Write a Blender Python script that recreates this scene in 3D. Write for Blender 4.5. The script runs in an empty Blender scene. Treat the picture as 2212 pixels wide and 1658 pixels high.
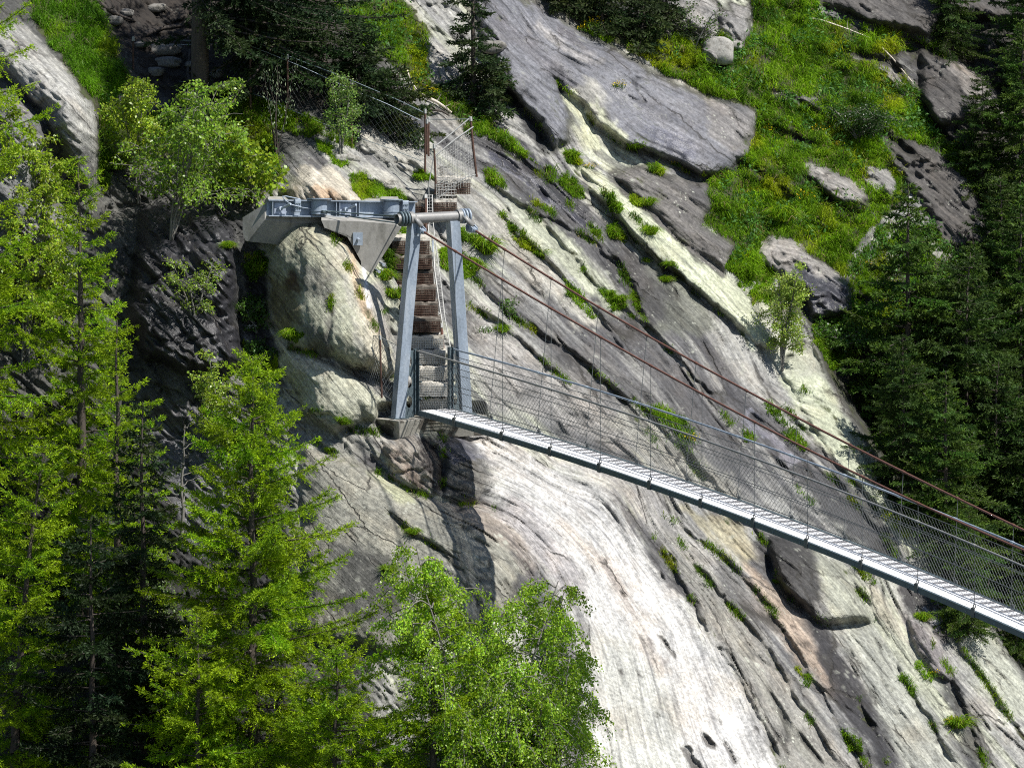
import bpy, math, random
import numpy as np
from math import radians, sin, cos, tan, pi, sqrt

rng = np.random.default_rng(11)
random.seed(5)
scene = bpy.context.scene
C = scene.collection

# ------------------------------------------------------------------ camera
PITCH = radians(6.0)
DIST = 170.0
F = 18352.0            # focal length in units of a 2211 px wide picture
PW, PH = 2211.0, 1658.0
CAM = np.array([0.0, -DIST * cos(PITCH), DIST * sin(PITCH)])
cam = bpy.data.cameras.new('camera')
cam.sensor_width = 36.0
cam.lens = F / PW * 36.0
cam.clip_start = 1.0
cam.clip_end = 2000.0
camo = bpy.data.objects.new('camera', cam)
C.objects.link(camo)
camo.location = CAM
camo.rotation_euler = (pi / 2 - PITCH, 0, 0)
scene.camera = camo

# ------------------------------------------------------------------ light
SUN = np.array([0.50, -0.30, 0.81]); SUN /= np.linalg.norm(SUN)
SUN_EL = math.asin(SUN[2])
w = bpy.data.worlds.new('World'); scene.world = w
w.use_nodes = True
wn = w.node_tree
bg = wn.nodes['Background']
sky = wn.nodes.new('ShaderNodeTexSky')
sky.sky_type = 'NISHITA'; sky.sun_disc = False
sky.sun_elevation = SUN_EL
sky.sun_rotation = math.atan2(SUN[0], SUN[1])
sky.altitude = 1500
wn.links.new(sky.outputs[0], bg.inputs['Color'])
bg.inputs['Strength'].default_value = 0.08
sl = bpy.data.lights.new('sun', 'SUN')
sl.energy = 4.9; sl.angle = radians(0.9); sl.color = (1.0, 0.965, 0.91)
so = bpy.data.objects.new('sun', sl); C.objects.link(so)
from mathutils import Vector
so.rotation_euler = Vector(SUN).to_track_quat('Z', 'Y').to_euler()
so.location = (30, -20, 60)
scene.view_settings.view_transform = 'Standard'
scene.view_settings.look = 'None'
scene.view_settings.gamma = 1.0
scene.view_settings.exposure = 0.5
scene.cycles.max_bounces = 6
scene.cycles.transparent_max_bounces = 8
scene.cycles.use_denoising = False
scene.cycles.filter_width = 1.05

# ------------------------------------------------------------------ rays
def Q(u, v, Y):
    """points on the view rays of picture positions (u, v) at world depth Y"""
    u = np.asarray(u, float); v = np.asarray(v, float); Y = np.asarray(Y, float)
    a = (u - PW / 2) / F; b = (PH / 2 - v) / F
    dx = a; dy = cos(PITCH) + b * sin(PITCH); dz = -sin(PITCH) + b * cos(PITCH)
    t = (Y - CAM[1]) / dy
    return np.stack([CAM[0] + t * dx, CAM[1] + t * dy, CAM[2] + t * dz], -1)

def proj(P):
    d = np.asarray(P, float) - CAM
    f = d[..., 1] * cos(PITCH) - d[..., 2] * sin(PITCH)
    up = d[..., 1] * sin(PITCH) + d[..., 2] * cos(PITCH)
    return PW / 2 + F * d[..., 0] / f, PH / 2 - F * up / f

# tracing helpers: positions read in enlarged views of the photograph
def _z(ox, oy, s):
    return lambda *p: [(ox + x * s, oy + y * s) for x, y in p]
z1 = _z(485.8, 350.86, .39068); z2 = _z(0, 0, .48828); z3 = _z(485.8, 0, .29296)
z4 = _z(1025.6, 0, .4234); z5 = _z(1565.4, 0, .48833); z6 = _z(0, 809.7, .51133)
z7 = _z(701.7, 917.6, .4464); z8 = _z(1403.4, 809.7, .5114)

# ------------------------------------------------------------------ noise
def _hash(ix, iy, seed):
    h = (ix * 374761393 + iy * 668265263 + seed * 974634533) & 0xffffffff
    h = ((h ^ (h >> 13)) * 1274126177) & 0xffffffff
    h = ((h ^ (h >> 15)) * 2246822519) & 0xffffffff
    return ((h ^ (h >> 16)) & 0xffffffff) / 4294967296.0

def vnoise(x, y, seed=0):
    ix = np.floor(x).astype(np.int64); iy = np.floor(y).astype(np.int64)
    fx = x - ix; fy = y - iy
    fx = fx * fx * fx * (fx * (fx * 6 - 15) + 10); fy = fy * fy * fy * (fy * (fy * 6 - 15) + 10)
    a = _hash(ix, iy, seed); b = _hash(ix + 1, iy, seed)
    c = _hash(ix, iy + 1, seed); d = _hash(ix + 1, iy + 1, seed)
    return a + (b - a) * fx + (c - a) * fy + (a - b - c + d) * fx * fy

def fbm(x, y, seed=0, octv=5, gain=.5, lac=2.03):
    s = 0; a = 1.0; n = 0
    for i in range(octv):
        s = s + a * vnoise(x, y, seed + i * 17); n += a
        a *= gain; x = x * lac + 3.7; y = y * lac + 1.3
    return s / n * 2 - 1          # about -1 .. 1

def smooth(a, b, x):
    t = np.clip((x - a) / (b - a), 0, 1); return t * t * (3 - 2 * t)

def tps(pts, vals, u, v, reg=1e-3, S=500.0):
    pts = np.array(pts, float) / S; vals = np.array(vals, float)
    def U(r2): return 0.5 * r2 * np.log(r2 + 1e-12)
    d2 = ((pts[:, None] - pts[None]) ** 2).sum(-1)
    n = len(pts); K = U(d2) + reg * np.eye(n)
    P = np.c_[np.ones(n), pts]
    A = np.zeros((n + 3, n + 3)); A[:n, :n] = K; A[:n, n:] = P; A[n:, :n] = P.T
    sol = np.linalg.solve(A, np.r_[vals, 0, 0, 0])
    x = u / S; y = v / S
    out = sol[n] + sol[n + 1] * x + sol[n + 2] * y
    for i in range(n):
        out = out + sol[i] * U((x - pts[i, 0]) ** 2 + (y - pts[i, 1]) ** 2)
    return out

# ------------------------------------------------------------------ mesh builder
class MB:
    def __init__(s): s.v = []; s.t = []; s.q = []; s.c = []; s.n = 0; s.tm = []; s.qm = []
    def add(s, v, f, col=None, m=0):
        v = np.asarray(v, float).reshape(-1, 3); f = np.asarray(f, np.int64)
        if f.size == 0: return
        if f.shape[1] == 3: s.t.append(f + s.n); s.tm.append(np.full(len(f), m))
        else: s.q.append(f + s.n); s.qm.append(np.full(len(f), m))
        s.v.append(v)
        if col is None: col = (1, 1, 1)
        c = np.broadcast_to(np.asarray(col, float), (len(v), 3)); s.c.append(c)
        s.n += len(v)
    def box(s, c, size, R=None, col=None, m=0):
        x, y, z = np.asarray(size) / 2.0
        v = np.array([(-x, -y, -z), (x, -y, -z), (x, y, -z), (-x, y, -z), (-x, -y, z), (x, -y, z), (x, y, z), (-x, y, z)])
        if R is not None: v = v @ np.asarray(R).T
        s.add(v + np.asarray(c), BOXF, col, m)
    def hexa(s, v8, col=None, m=0): s.add(v8, BOXF, col, m)
    def tube(s, pts, r, n=8, caps=True, col=None, m=0):
        pts = np.asarray(pts, float); k = len(pts)
        r = np.broadcast_to(np.asarray(r, float), (k,))
        T = np.gradient(pts, axis=0); T /= np.linalg.norm(T, axis=1)[:, None] + 1e-12
        ref = np.array([0, 0, 1.0]) if abs(T[0, 2]) < .9 else np.array([1.0, 0, 0])
        N = np.cross(T, ref); N /= np.linalg.norm(N, axis=1)[:, None] + 1e-12
        B = np.cross(T, N)
        a = np.arange(n) * 2 * pi / n
        V = pts[:, None] + r[:, None, None] * (np.cos(a)[None, :, None] * N[:, None] + np.sin(a)[None, :, None] * B[:, None])
        i = np.arange(k - 1)[:, None] * n; j = np.arange(n)[None]; j2 = (j + 1) % n
        f = np.stack([i + j, i + j2, i + n + j2, i + n + j], -1).reshape(-1, 4)
        s.add(V.reshape(-1, 3), f, col, m)
        if caps:
            for e, rev in ((0, False), (k - 1, True)):
                vv = np.vstack([V[e], pts[e]]); ff = [(jj, n, (jj + 1) % n) if not rev else ((jj + 1) % n, n, jj) for jj in range(n)]
                s.add(vv, ff, col, m)
    def prism(s, a, b, n_dir, w, t, col=None, m=0):
        """bar from a to b, w wide along n_dir, t thick the other way"""
        a = np.asarray(a, float); b = np.asarray(b, float); d = b - a; L = np.linalg.norm(d); d /= L
        x = np.asarray(n_dir, float); x = x - d * (x @ d); x /= np.linalg.norm(x)
        y = np.cross(d, x)
        R = np.stack([x, y, d], 1); s.box((a + b) / 2, (w, t, L), R, col, m)
    def build(s, name, mats, parent=None, smooth_=False, color=True, org=None):
        V = np.concatenate(s.v); 
        if org is not None: V = V - np.asarray(org)
        T = np.concatenate(s.t) if s.t else np.zeros((0, 3), int)
        Qd = np.concatenate(s.q) if s.q else np.zeros((0, 4), int)
        me = mesh_from(name, V, T, Qd)
        mats = mats if isinstance(mats, (list, tuple)) else [mats]
        for m in mats: me.materials.append(m)
        if len(mats) > 1:
            mi = np.concatenate(s.tm + s.qm).astype(np.int32); me.polygons.foreach_set('material_index', mi)
        if color:
            at = me.color_attributes.new('Col', 'FLOAT_COLOR', 'POINT')
            at.data.foreach_set('color', np.c_[np.concatenate(s.c), np.ones(len(V))].astype(np.float32).ravel())
        me.polygons.foreach_set('use_smooth', np.full(len(me.polygons), bool(smooth_)))
        o = bpy.data.objects.new(name, me); C.objects.link(o)
        if parent is not None: o.parent = parent
        return o
BOXF = np.array([(0, 3, 2, 1), (4, 5, 6, 7), (0, 1, 5, 4), (1, 2, 6, 5), (2, 3, 7, 6), (3, 0, 4, 7)])

def mesh_from(name, V, T, Qd):
    me = bpy.data.meshes.new(name)
    me.vertices.add(len(V)); me.vertices.foreach_set('co', np.ascontiguousarray(V, np.float32).ravel())
    nl = len(T) * 3 + len(Qd) * 4
    me.loops.add(nl)
    me.loops.foreach_set('vertex_index', np.r_[T.ravel(), Qd.ravel()].astype(np.int32))
    me.polygons.add(len(T) + len(Qd))
    ls = np.r_[np.arange(len(T)) * 3, len(T) * 3 + np.arange(len(Qd)) * 4].astype(np.int32)
    me.polygons.foreach_set('loop_start', ls)
    try:
        me.polygons.foreach_set('loop_total', np.r_[np.full(len(T), 3), np.full(len(Qd), 4)].astype(np.int32))
    except Exception: pass
    me.update(calc_edges=True)
    return me

def tag(o, label, cat, group=None, kind=None):
    if label: o['label'] = label
    if cat: o['category'] = cat
    if group: o['group'] = group
    if kind: o['kind'] = kind
    return o

def empty(name, loc, label, cat, group=None, rz=0):
    o = bpy.data.objects.new(name, None); C.objects.link(o)
    o.location = tuple(float(x) for x in loc); o.rotation_euler = (0, 0, rz); o.empty_display_size = .2
    return tag(o, label, cat, group)

# ------------------------------------------------------------------ materials
class NT:
    def __init__(s, name):
        s.m = bpy.data.materials.new(name); s.m.use_nodes = True
        s.t = s.m.node_tree; s.b = s.t.nodes['Principled BSDF']; s.out = s.t.nodes['Material Output']
    def n(s, typ, ins=None, **kw):
        nd = s.t.nodes.new(typ)
        for k, v in kw.items(): setattr(nd, k, v)
        for k, v in (ins or {}).items(): s.set(nd.inputs[k], v)
        return nd
    def set(s, inp, v):
        if isinstance(v, bpy.types.NodeSocket): s.t.links.new(v, inp)
        else: inp.default_value = v
    def math(s, op, a, b=0.0, clamp=False):
        nd = s.n('ShaderNodeMath', {0: a, 1: b}, operation=op); nd.use_clamp = clamp; return nd.outputs[0]
    def mr(s, x, a, b, c, d):
        nd = s.n('ShaderNodeMapRange', {0: x, 1: a, 2: b, 3: c, 4: d}); return nd.outputs[0]
    def mix(s, f, a, b, mode='MIX'):
        nd = s.n('ShaderNodeMix', data_type='RGBA', blend_type=mode)
        s.set(nd.inputs[0], f); s.set(nd.inputs[6], a); s.set(nd.inputs[7], b); return nd.outputs[2]
    def noise(s, vec, scale, detail=6, rough=.6):
        return s.n('ShaderNodeTexNoise', {'Vector': vec, 'Scale': scale, 'Detail': detail, 'Roughness': rough}).outputs['Fac']
    def attr(s, name): return s.n('ShaderNodeAttribute', attribute_name=name)
    def vmul(s, v, k): return s.n('ShaderNodeVectorMath', {0: v, 1: k}, operation='MULTIPLY').outputs[0]

def rgba(c): return (c[0], c[1], c[2], 1.0)

def mat_rock():
    k = NT('granite'); col = k.attr('Col').outputs['Color']; msk = k.n('ShaderNodeSeparateColor', {0: k.attr('Msk').outputs['Color']})
    st = k.attr('St').outputs['Vector']; pos = k.n('ShaderNodeNewGeometry').outputs['Position']
    A = k.noise(k.vmul(st, (.8, 6.0, 0)), 1.0, 9, .68)
    B = k.noise(pos, 1.7, 10, .68)
    Cn = k.noise(pos, 13.0, 6, .7)
    D = k.noise(k.vmul(st, (.45, 13.0, 0)), 1.0, 5, .6)
    E = k.noise(pos, 4.2, 8, .75)
    c = k.mix(1.0, col, k.n('ShaderNodeCombineColor', {0: k.mr(A, .3, .72, .62, 1.3), 1: k.mr(A, .3, .72, .63, 1.29), 2: k.mr(A, .3, .72, .66, 1.26)}).outputs[0], 'MULTIPLY')
    g = k.mr(B, .3, .7, .74, 1.24)
    c = k.mix(1.0, c, k.n('ShaderNodeCombineColor', {0: g, 1: g, 2: g}).outputs[0], 'MULTIPLY')
    g2 = k.mr(Cn, .32, .68, .58, 1.40)
    c = k.mix(1.0, c, k.n('ShaderNodeCombineColor', {0: g2, 1: g2, 2: g2}).outputs[0], 'MULTIPLY')
    A2 = k.noise(k.vmul(st, (1.5, 26.0, 0)), 1.0, 5, .6)
    g3 = k.mr(A2, .32, .68, .74, 1.24)
    c = k.mix(1.0, c, k.n('ShaderNodeCombineColor', {0: g3, 1: g3, 2: g3}).outputs[0], 'MULTIPLY')
    # dark algae streaks along the strata
    s = k.mr(D, .56, .68, 0, .62)
    c = k.mix(s, c, k.mix(1.0, c, (.34, .34, .37, 1), 'MULTIPLY'))
    # mottled dark crust
    s2 = k.mr(E, .57, .68, 0, .40)
    c = k.mix(s2, c, k.mix(1.0, c, (.42, .40, .38, 1), 'MULTIPLY'))
    # warm and greenish drift
    H = k.noise(pos, .9, 5, .6)
    c = k.mix(k.mr(H, .5, .75, 0, .45), c, k.mix(1.0, c, (1.12, .95, .78, 1), 'MULTIPLY'))
    # pale lichen rosettes
    for scl, lo, hi in ((4.2, .56, .64), (10.0, .54, .62)):
        vo = k.n('ShaderNodeTexVoronoi', {'Vector': pos, 'Scale': scl}, feature='F1').outputs['Distance']
        vo = k.math('ADD', vo, k.mr(Cn, .2, .8, -.26, .26))
        sp = k.math('MULTIPLY', k.mr(vo, .14, .34, .8, 0), k.mr(k.noise(pos, 1.3 if scl < 5 else 2.1, 5, .6), lo, hi, 0, 1))
        sp = k.math('MULTIPLY', sp, msk.outputs[1], True)
        c = k.mix(sp, c, (.50, .51, .43, 1))
    # joints: fine broken fractures
    wob = k.n('ShaderNodeVectorMath', {0: k.vmul(st, (.38, 1.5, 0)), 1: k.vmul(k.n('ShaderNodeTexNoise', {'Vector': pos, 'Scale': 1.6, 'Detail': 6, 'Roughness': .65}).outputs['Color'], (.42, .42, 0))}, operation='ADD').outputs[0]
    je = k.n('ShaderNodeTexVoronoi', {'Vector': wob, 'Scale': 1.0}, feature='DISTANCE_TO_EDGE').outputs['Distance']
    J = k.math('MULTIPLY', k.mr(je, .004, .022, 1, 0), k.mr(H, .44, .58, 0, 1))
    J = k.math('MULTIPLY', J, k.mr(k.n('ShaderNodeSeparateColor', {0: col}).outputs[0], .38, .47, 1, .12))
    c = k.mix(k.math('MULTIPLY', J, .8), c, (.03, .027, .022, 1))
    # soil and moss
    so_ = k.mix(k.mr(E, .4, .6, 0, 1), (.035, .028, .016, 1), (.055, .075, .018, 1))
    sm = k.mr(k.math('ADD', msk.outputs[2], k.mr(B, .3, .7, -.3, .3)), .4, .6, 0, 1)
    c = k.mix(sm, c, so_)
    k.set(k.b.inputs['Base Color'], c)
    r = k.mr(k.math('ADD', msk.outputs[0], k.mr(A, .3, .7, -.35, .35)), .25, .85, .9, .33)
    k.set(k.b.inputs['Roughness'], r)
    h = k.math('ADD', k.math('MULTIPLY', A, .28), k.math('ADD', k.math('MULTIPLY', B, .55), k.math('MULTIPLY', E, .34)))
    h = k.math('ADD', h, k.math('ADD', k.math('MULTIPLY', Cn, .17), k.math('MULTIPLY', A2, .11)))
    h = k.math('SUBTRACT', h, k.math('MULTIPLY', J, .25))
    bp = k.n('ShaderNodeBump', {'Height': h, 'Strength': k.mr(msk.outputs[0], .2, .9, .9, .5), 'Distance': .15})
    k.set(k.b.inputs['Normal'], bp.outputs[0])
    return k.m

def mat_leaf(name, trans=.35, rough=.5, spec=.3):
    k = NT(name); c = k.attr('Col').outputs['Color']
    k.set(k.b.inputs['Base Color'], c); k.b.inputs['Roughness'].default_value = rough
    k.b.inputs['Specular IOR Level'].default_value = spec
    tr = k.n('ShaderNodeBsdfTranslucent', {'Color': c})
    mx = k.n('ShaderNodeMixShader', {0: trans, 1: k.b.outputs[0], 2: tr.outputs[0]})
    k.t.links.new(mx.outputs[0], k.out.inputs['Surface'])
    return k.m

def mat_simple(name, col, rough=.6, metal=0.0, var=.25, scale=6.0, bump=.3, dist=.01, stretch=None, col2=None, thr=(.5, .62)):
    k = NT(name); geo = k.n('ShaderNodeTexCoord').outputs['Object']
    v = k.vmul(geo, stretch) if stretch else geo
    A = k.noise(v, scale, 8, .65); B = k.noise(geo, scale * 6, 5, .7)
    g = k.mr(A, .3, .7, 1 - var, 1 + var)
    c = k.mix(1.0, rgba(col), k.n('ShaderNodeCombineColor', {0: g, 1: g, 2: g}).outputs[0], 'MULTIPLY')
    if col2: c = k.mix(k.mr(A, thr[0], thr[1], 0, 1), c, rgba(col2))
    g2 = k.mr(B, .3, .7, 1 - var * .6, 1 + var * .6)
    c = k.mix(1.0, c, k.n('ShaderNodeCombineColor', {0: g2, 1: g2, 2: g2}).outputs[0], 'MULTIPLY')
    c = k.mix(1.0, c, k.attr('Col').outputs['Color'], 'MULTIPLY')
    k.set(k.b.inputs['Base Color'], c)
    k.set(k.b.inputs['Roughness'], k.mr(B, .3, .7, max(.05, rough - .12), min(1, rough + .12)))
    k.b.inputs['Metallic'].default_value = metal
    if bump:
        bp = k.n('ShaderNodeBump', {'Height': k.math('ADD', A, k.math('MULTIPLY', B, .4)), 'Strength': bump, 'Distance': dist})
        k.set(k.b.inputs['Normal'], bp.outputs[0])
    return k.m
# ------------------------------------------------------------------ the mountainside
GU0, GU1, GV0, GV1, GS = -300.0, 2500.0, -240.0, 2000.0, 3.0
gu = np.arange(GU0, GU1 + 1, GS); gv = np.arange(GV0, GV1 + 1, GS)
U, V = np.meshgrid(gu, gv)           # rows = v
# slightly warped tracing coordinates so that no edge is ruler-straight
WU = U + 9 * fbm(U / 70, V / 70, 1, 4) + 4 * fbm(U / 16, V / 16, 2, 3); WV = V + 9 * fbm(U / 70, V / 70, 51, 4) + 4 * fbm(U / 16, V / 16, 52, 3)

ctrl = []
for (u, v) in [(960, 1000), (1100, 1250), (1250, 1500), (1350, 1750), (1400, 1000), (1600, 1300), (1700, 1658), (1200, 700), (1500, 700),
               (1150, 450), (1400, 350), (1300, 100), (1700, 1000), (2000, 1300), (2000, 1658), (1850, 1950), (2450, 1950), (1600, 500),
               (1750, 450), (1900, 200), (2000, 600), (2450, 900), (2400, 300), (1200, -150), (1700, -150), (2350, -200), (1750, 100)]:
    ctrl.append((u, v, .85 * (u - 930) / 108 + 1.15 * (910 - v) / 108))
ctrl += [(930, 915, 0.1), (850, 300, 5.7), (700, 150, 6.6), (600, 100, 7.2), (400, 150, 6.8), (350, 30, 8.6), (600, -150, 10.5), (930, 420, 4.5),
         (930, 700, 1.9), (930, 560, 3.1),
         (690, 520, 1.3), (650, 360, 3.0), (720, 700, .1), (800, 800, .1), (600, 550, 1.5), (640, 760, .2), (680, 800, .0), (750, 1000, -1.0),
         (850, 1150, -2.2), (700, 1200, -2.2), (900, 1400, -4.2), (600, 1400, -3.2), (450, 1500, -3.4), (1000, 1700, -6.6), (600, 1900, -7.5),
         (430, 560, 1.9), (350, 700, 1.2), (480, 760, .9), (520, 620, 1.6), (300, 480, 2.7), (545, 640, 2.1), (560, 760, 1.3), (450, 1000, .2),
         (400, 1150, -.8), (250, 1000, .2), (150, 1300, -1.6), (100, 1600, -4), (-200, 1000, -.3), (-200, 1900, -6.5), (250, 1900, -6.8),
         (100, 250, 2.0), (180, 230, 2.4), (60, 120, 3.6), (30, 350, 1.4), (200, 340, 2.8), (245, 250, 4.2), (150, 60, 5.6), (-200, 250, 2.0),
         (-250, -200, 6.0), (200, -200, 9.4), (350, 420, 3.2), (450, 300, 4.5), (550, 350, 4.0), (530, 430, 3.1)]
ctrl = np.array(ctrl)
H = tps(ctrl[:, :2], ctrl[:, 2], U, V, 2e-3)

# strata coordinate q: level lines follow the layering seen in the photograph
strata = [(869, [(1225, 55), (1343, 114), (1534, 216), (1640, 290)]), (797, [(1110, 13), (1288, 160), (1450, 290), (1580, 370)]),
          (671, [(1254, 364), (1385, 449), (1513, 555), (1627, 660), (1700, 800)]),
          (540, [(1025, 296), (1110, 330), (1174, 381), (1229, 440), (1280, 491), (1364, 600), (1500, 740), (1634, 915), (1721, 1000), (1823, 1100), (1915, 1180)]),
          (438, [(1060, 440), (1123, 508), (1208, 588), (1288, 686), (1400, 790), (1500, 920), (1610, 1060)]),
          (262, [(1030, 700), (1100, 760), (1200, 850), (1330, 960), (1452, 1136), (1560, 1260), (1700, 1420), (1850, 1600)]),
          (157, [(1200, 1010), (1322, 1051), (1371, 1127), (1425, 1203), (1511, 1301), (1557, 1398), (1608, 1490), (1690, 1658)]),
          (57, [(1010, 990), (1140, 1050), (1250, 1130), (1350, 1270), (1450, 1450), (1520, 1658)]),
          (-64, [(1000, 1080), (1100, 1120), (1180, 1200), (1260, 1350), (1300, 1500), (1330, 1658)]),
          (640, [(1735, 700), (1838, 912), (1930, 1060), (2043, 1255), (2160, 1408)]),
          (0, [(200, 200)]), (-700, [(200, 1200)]), (-420, [(700, 1300)]), (210, [(800, 500)]), (1400, [(2300, 100)]), (900, [(2300, 900)]), (400, [(2200, 1800)])]
sp = [p + (q,) for q, pl in strata for p in pl]
sp = np.array(sp, float)
QC = tps(sp[:, :2], sp[:, 2], U, V, 5e-3)
PC = (U + V) * .7071

def polydist(poly, pu, pv, closed=True):
    """distance to outline, and (if closed) +inside / -outside sign"""
    P = np.array(poly, float); n = len(P)
    best = np.full(pu.shape, 1e18); inside = np.zeros(pu.shape, bool)
    for i in range(n if closed else n - 1):
        a = P[i]; b = P[(i + 1) % n]; d = b - a; L2 = d @ d + 1e-9
        t = np.clip(((pu - a[0]) * d[0] + (pv - a[1]) * d[1]) / L2, 0, 1)
        e = (pu - a[0] - t * d[0]) ** 2 + (pv - a[1] - t * d[1]) ** 2
        best = np.minimum(best, e)
        if closed and a[1] != b[1]:
            c = ((a[1] > pv) != (b[1] > pv)) & (pu < d[0] * (pv - a[1]) / d[1] + a[0])
            inside ^= c
    dist = np.sqrt(best)
    return np.where(inside, dist, -dist) if closed else dist

def window(pts, m):
    P = np.array(pts, float)
    i0 = max(0, int((P[:, 1].min() - m - GV0) / GS)); i1 = min(len(gv), int((P[:, 1].max() + m - GV0) / GS) + 2)
    j0 = max(0, int((P[:, 0].min() - m - GU0) / GS)); j1 = min(len(gu), int((P[:, 0].max() + m - GU0) / GS) + 2)
    return np.s_[i0:i1, j0:j1]

def dome(poly, amp, wd, ex=.5):
    global H
    s = window(poly, 25); d = polydist(poly, WU[s], WV[s])
    t = np.clip(d / wd, 0, 1)
    H[s] -= amp * (1 - (1 - t) ** 2) ** ex

def saw(x, e=.14):
    f = x - np.floor(x); return np.where(f < 1 - e, f / (1 - e), (1 - f) / e)

def rock(poly, amp, wd):
    """an angular block: steep broken edge, faceted top"""
    global H
    s = window(poly, 25); d = polydist(poly, WU[s], WV[s]) + 5 * fbm(U[s] / 13, V[s] / 13, 41, 3)
    t = np.clip(d / wd, 0, 1); e = (1 - (1 - t) ** 2) ** .7
    P = np.array(poly); c_ = P.mean(0); sz = (P.max(0) - P.min(0)) / 2
    x = (U[s] - c_[0]) / sz[0]; y = (V[s] - c_[1]) / sz[1]; r_ = np.random.default_rng(int(abs(c_.sum()))); a_ = r_.uniform(0, 2 * pi, 6)
    m_ = np.max([cos(k_) * x + sin(k_) * y - o_ for k_, o_ in zip(a_, r_.uniform(-.1, .45, 6))], 0)
    H[s] -= e * (amp * (1.1 - .75 * np.clip(m_, 0, 1.2)) + .05 * fbm(U[s] / 16, V[s] / 16, 43, 4)) + .08 * (1 - smooth(0, .05, np.abs(fbm(U[s] / 150, V[s] / 90, int(amp * 77), 3)))) * (d > 0)

CRACKS = []
def crev(pts, depth, wd, up=0.0, dn=0.0, wl=50.0, ends=60.0):
    """a crack: sunk by depth over wd px; rock on its upper (up) or lower (dn) side stands proud"""
    global H
    CRACKS.append(pts)
    P = np.array(pts, float); s = window(pts, wl * 4 + wd * 3)
    pu = WU[s]; pv = WV[s]
    best = np.full(pu.shape, 1e18); sg = np.zeros(pu.shape); al = np.zeros(pu.shape); acc = 0.0
    for a, b in zip(P[:-1], P[1:]):
        d = b - a; L = np.hypot(*d)
        t = ((pu - a[0]) * d[0] + (pv - a[1]) * d[1]) / (L * L)
        tc = np.clip(t, 0, 1)
        e = (pu - a[0] - tc * d[0]) ** 2 + (pv - a[1] - tc * d[1]) ** 2
        m = e < best
        best = np.where(m, e, best)
        sg = np.where(m, (d[0] * (pv - a[1]) - d[1] * (pu - a[0])) / L, sg)
        al = np.where(m, acc + tc * L, al); acc += L
    dist = np.sqrt(best); fade = smooth(0, ends, al) * smooth(0, ends, acc - al)
    var = .25 + 1.0 * vnoise(al / 38, al * 0 + depth * 7 + P[0, 0], 9); wd = wd * .62; depth = depth * .8
    side = .5 * (1 + np.tanh(sg / 3.0))           # 1 = below
    H[s] += fade * var * (depth * np.exp(-(dist / wd) ** 2) - up * (1 - side) * np.exp(-dist / wl) - dn * side * np.exp(-dist / wl))

# right-hand edge of the slab: the hillside behind drops away
S2 = [(1600, 560), (1690, 650), (1735, 700), (1782, 810), (1838, 912), (1902, 1004), (1930, 1060), (1992, 1157), (2043, 1255), (2130, 1336), (2160, 1408), (2211, 1463), (2300, 1600), (2560, 2050)]
su = np.interp(WV, [p[1] for p in S2], [p[0] for p in S2])
off = WU - su
jmp = np.interp(V, [640, 720, 820, 1000, 1300, 2000], [0, .6, 1.4, 2.1, 2.8, 3.4])
H += jmp * smooth(0, 42, off)
mask_back = smooth(4, 20, off) * smooth(690, 740, V)
# slab rolls away towards that edge
roll = np.clip(1 + off / 55.0, 0, 1) * (off < 0)
H += .55 * (1 - np.sqrt(1 - np.minimum(roll, .985) ** 2)) * smooth(680, 820, V)

# rounded blocks
D_boulder = z1((330, 345), (255, 480), (235, 640), (235, 880), (330, 960), (450, 1050), (590, 1090), (700, 1150), (880, 1195), (950, 1180), (935, 1000), (900, 850), (880, 700), (840, 630), (760, 560), (700, 450), (600, 370), (500, 322), (400, 322))
dome(D_boulder, .95, 75)
D_top = z1((310, 150), (380, 60), (480, 5), (600, 50), (700, 110), (800, 215), (700, 260), (400, 260))
dome(D_top, .9, 55)
D_low = z1((240, 915), (290, 1000), (300, 1150), (400, 1280), (410, 1400), (600, 1500), (760, 1420), (850, 1420), (910, 1330), (870, 1290), (750, 1200), (600, 1095), (430, 1045))
dome(D_low, .55, 60)
D_low2 = z7((-120, 60), (0, 130), (130, 150), (260, 230), (420, 310), (560, 370), (700, 390), (830, 430), (900, 560), (960, 700), (900, 900), (600, 1000), (300, 1100), (-100, 1000))
dome(D_low2, .55, 80)
D_f1 = z7((285, 95), (380, 50), (440, 30), (480, 100), (560, 200), (565, 330), (500, 330), (420, 290), (320, 240)); dome(D_f1, .45, 40)
D_f2 = z7((500, 40), (620, 50), (760, 120), (800, 200), (840, 270), (760, 330), (740, 385), (650, 370), (580, 340), (575, 220)); dome(D_f2, .40, 45)
D_cliff = z2((60, 108), (130, 140), (200, 210), (280, 300), (350, 390), (420, 480), (447, 600), (435, 750), (410, 870), (330, 800), (250, 640), (180, 480), (60, 350), (-60, 300), (-60, 100))
dome(D_cliff, 1.1, 75)
D_cliff2 = z2((-100, 420), (60, 400), (180, 520), (220, 620), (240, 900), (330, 1000), (320, 1200), (100, 1250), (-100, 1200)); dome(D_cliff2, .9, 80)
D_wet = z2((620, 930), (720, 900), (850, 950), (960, 920), (1040, 1000), (1065, 1200), (1050, 1400), (1100, 1600), (1000, 1640), (800, 1640), (640, 1600), (560, 1400), (600, 1150))
dome(D_wet, .8, 70)
D_slab = z4((-40, -90), (220, -10), (470, 125), (620, 220), (750, 280), (1020, 430), (1200, 510), (1350, 530), (1440, 570), (1430, 690), (1380, 800), (1310, 870), (1150, 900), (1050, 840), (900, 780), (770, 740), (620, 640), (560, 560), (420, 420), (470, 600), (480, 720), (400, 765), (350, 680), (270, 570), (180, 470), (100, 320), (40, 200))
dome(D_slab, .62, 40)
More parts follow.
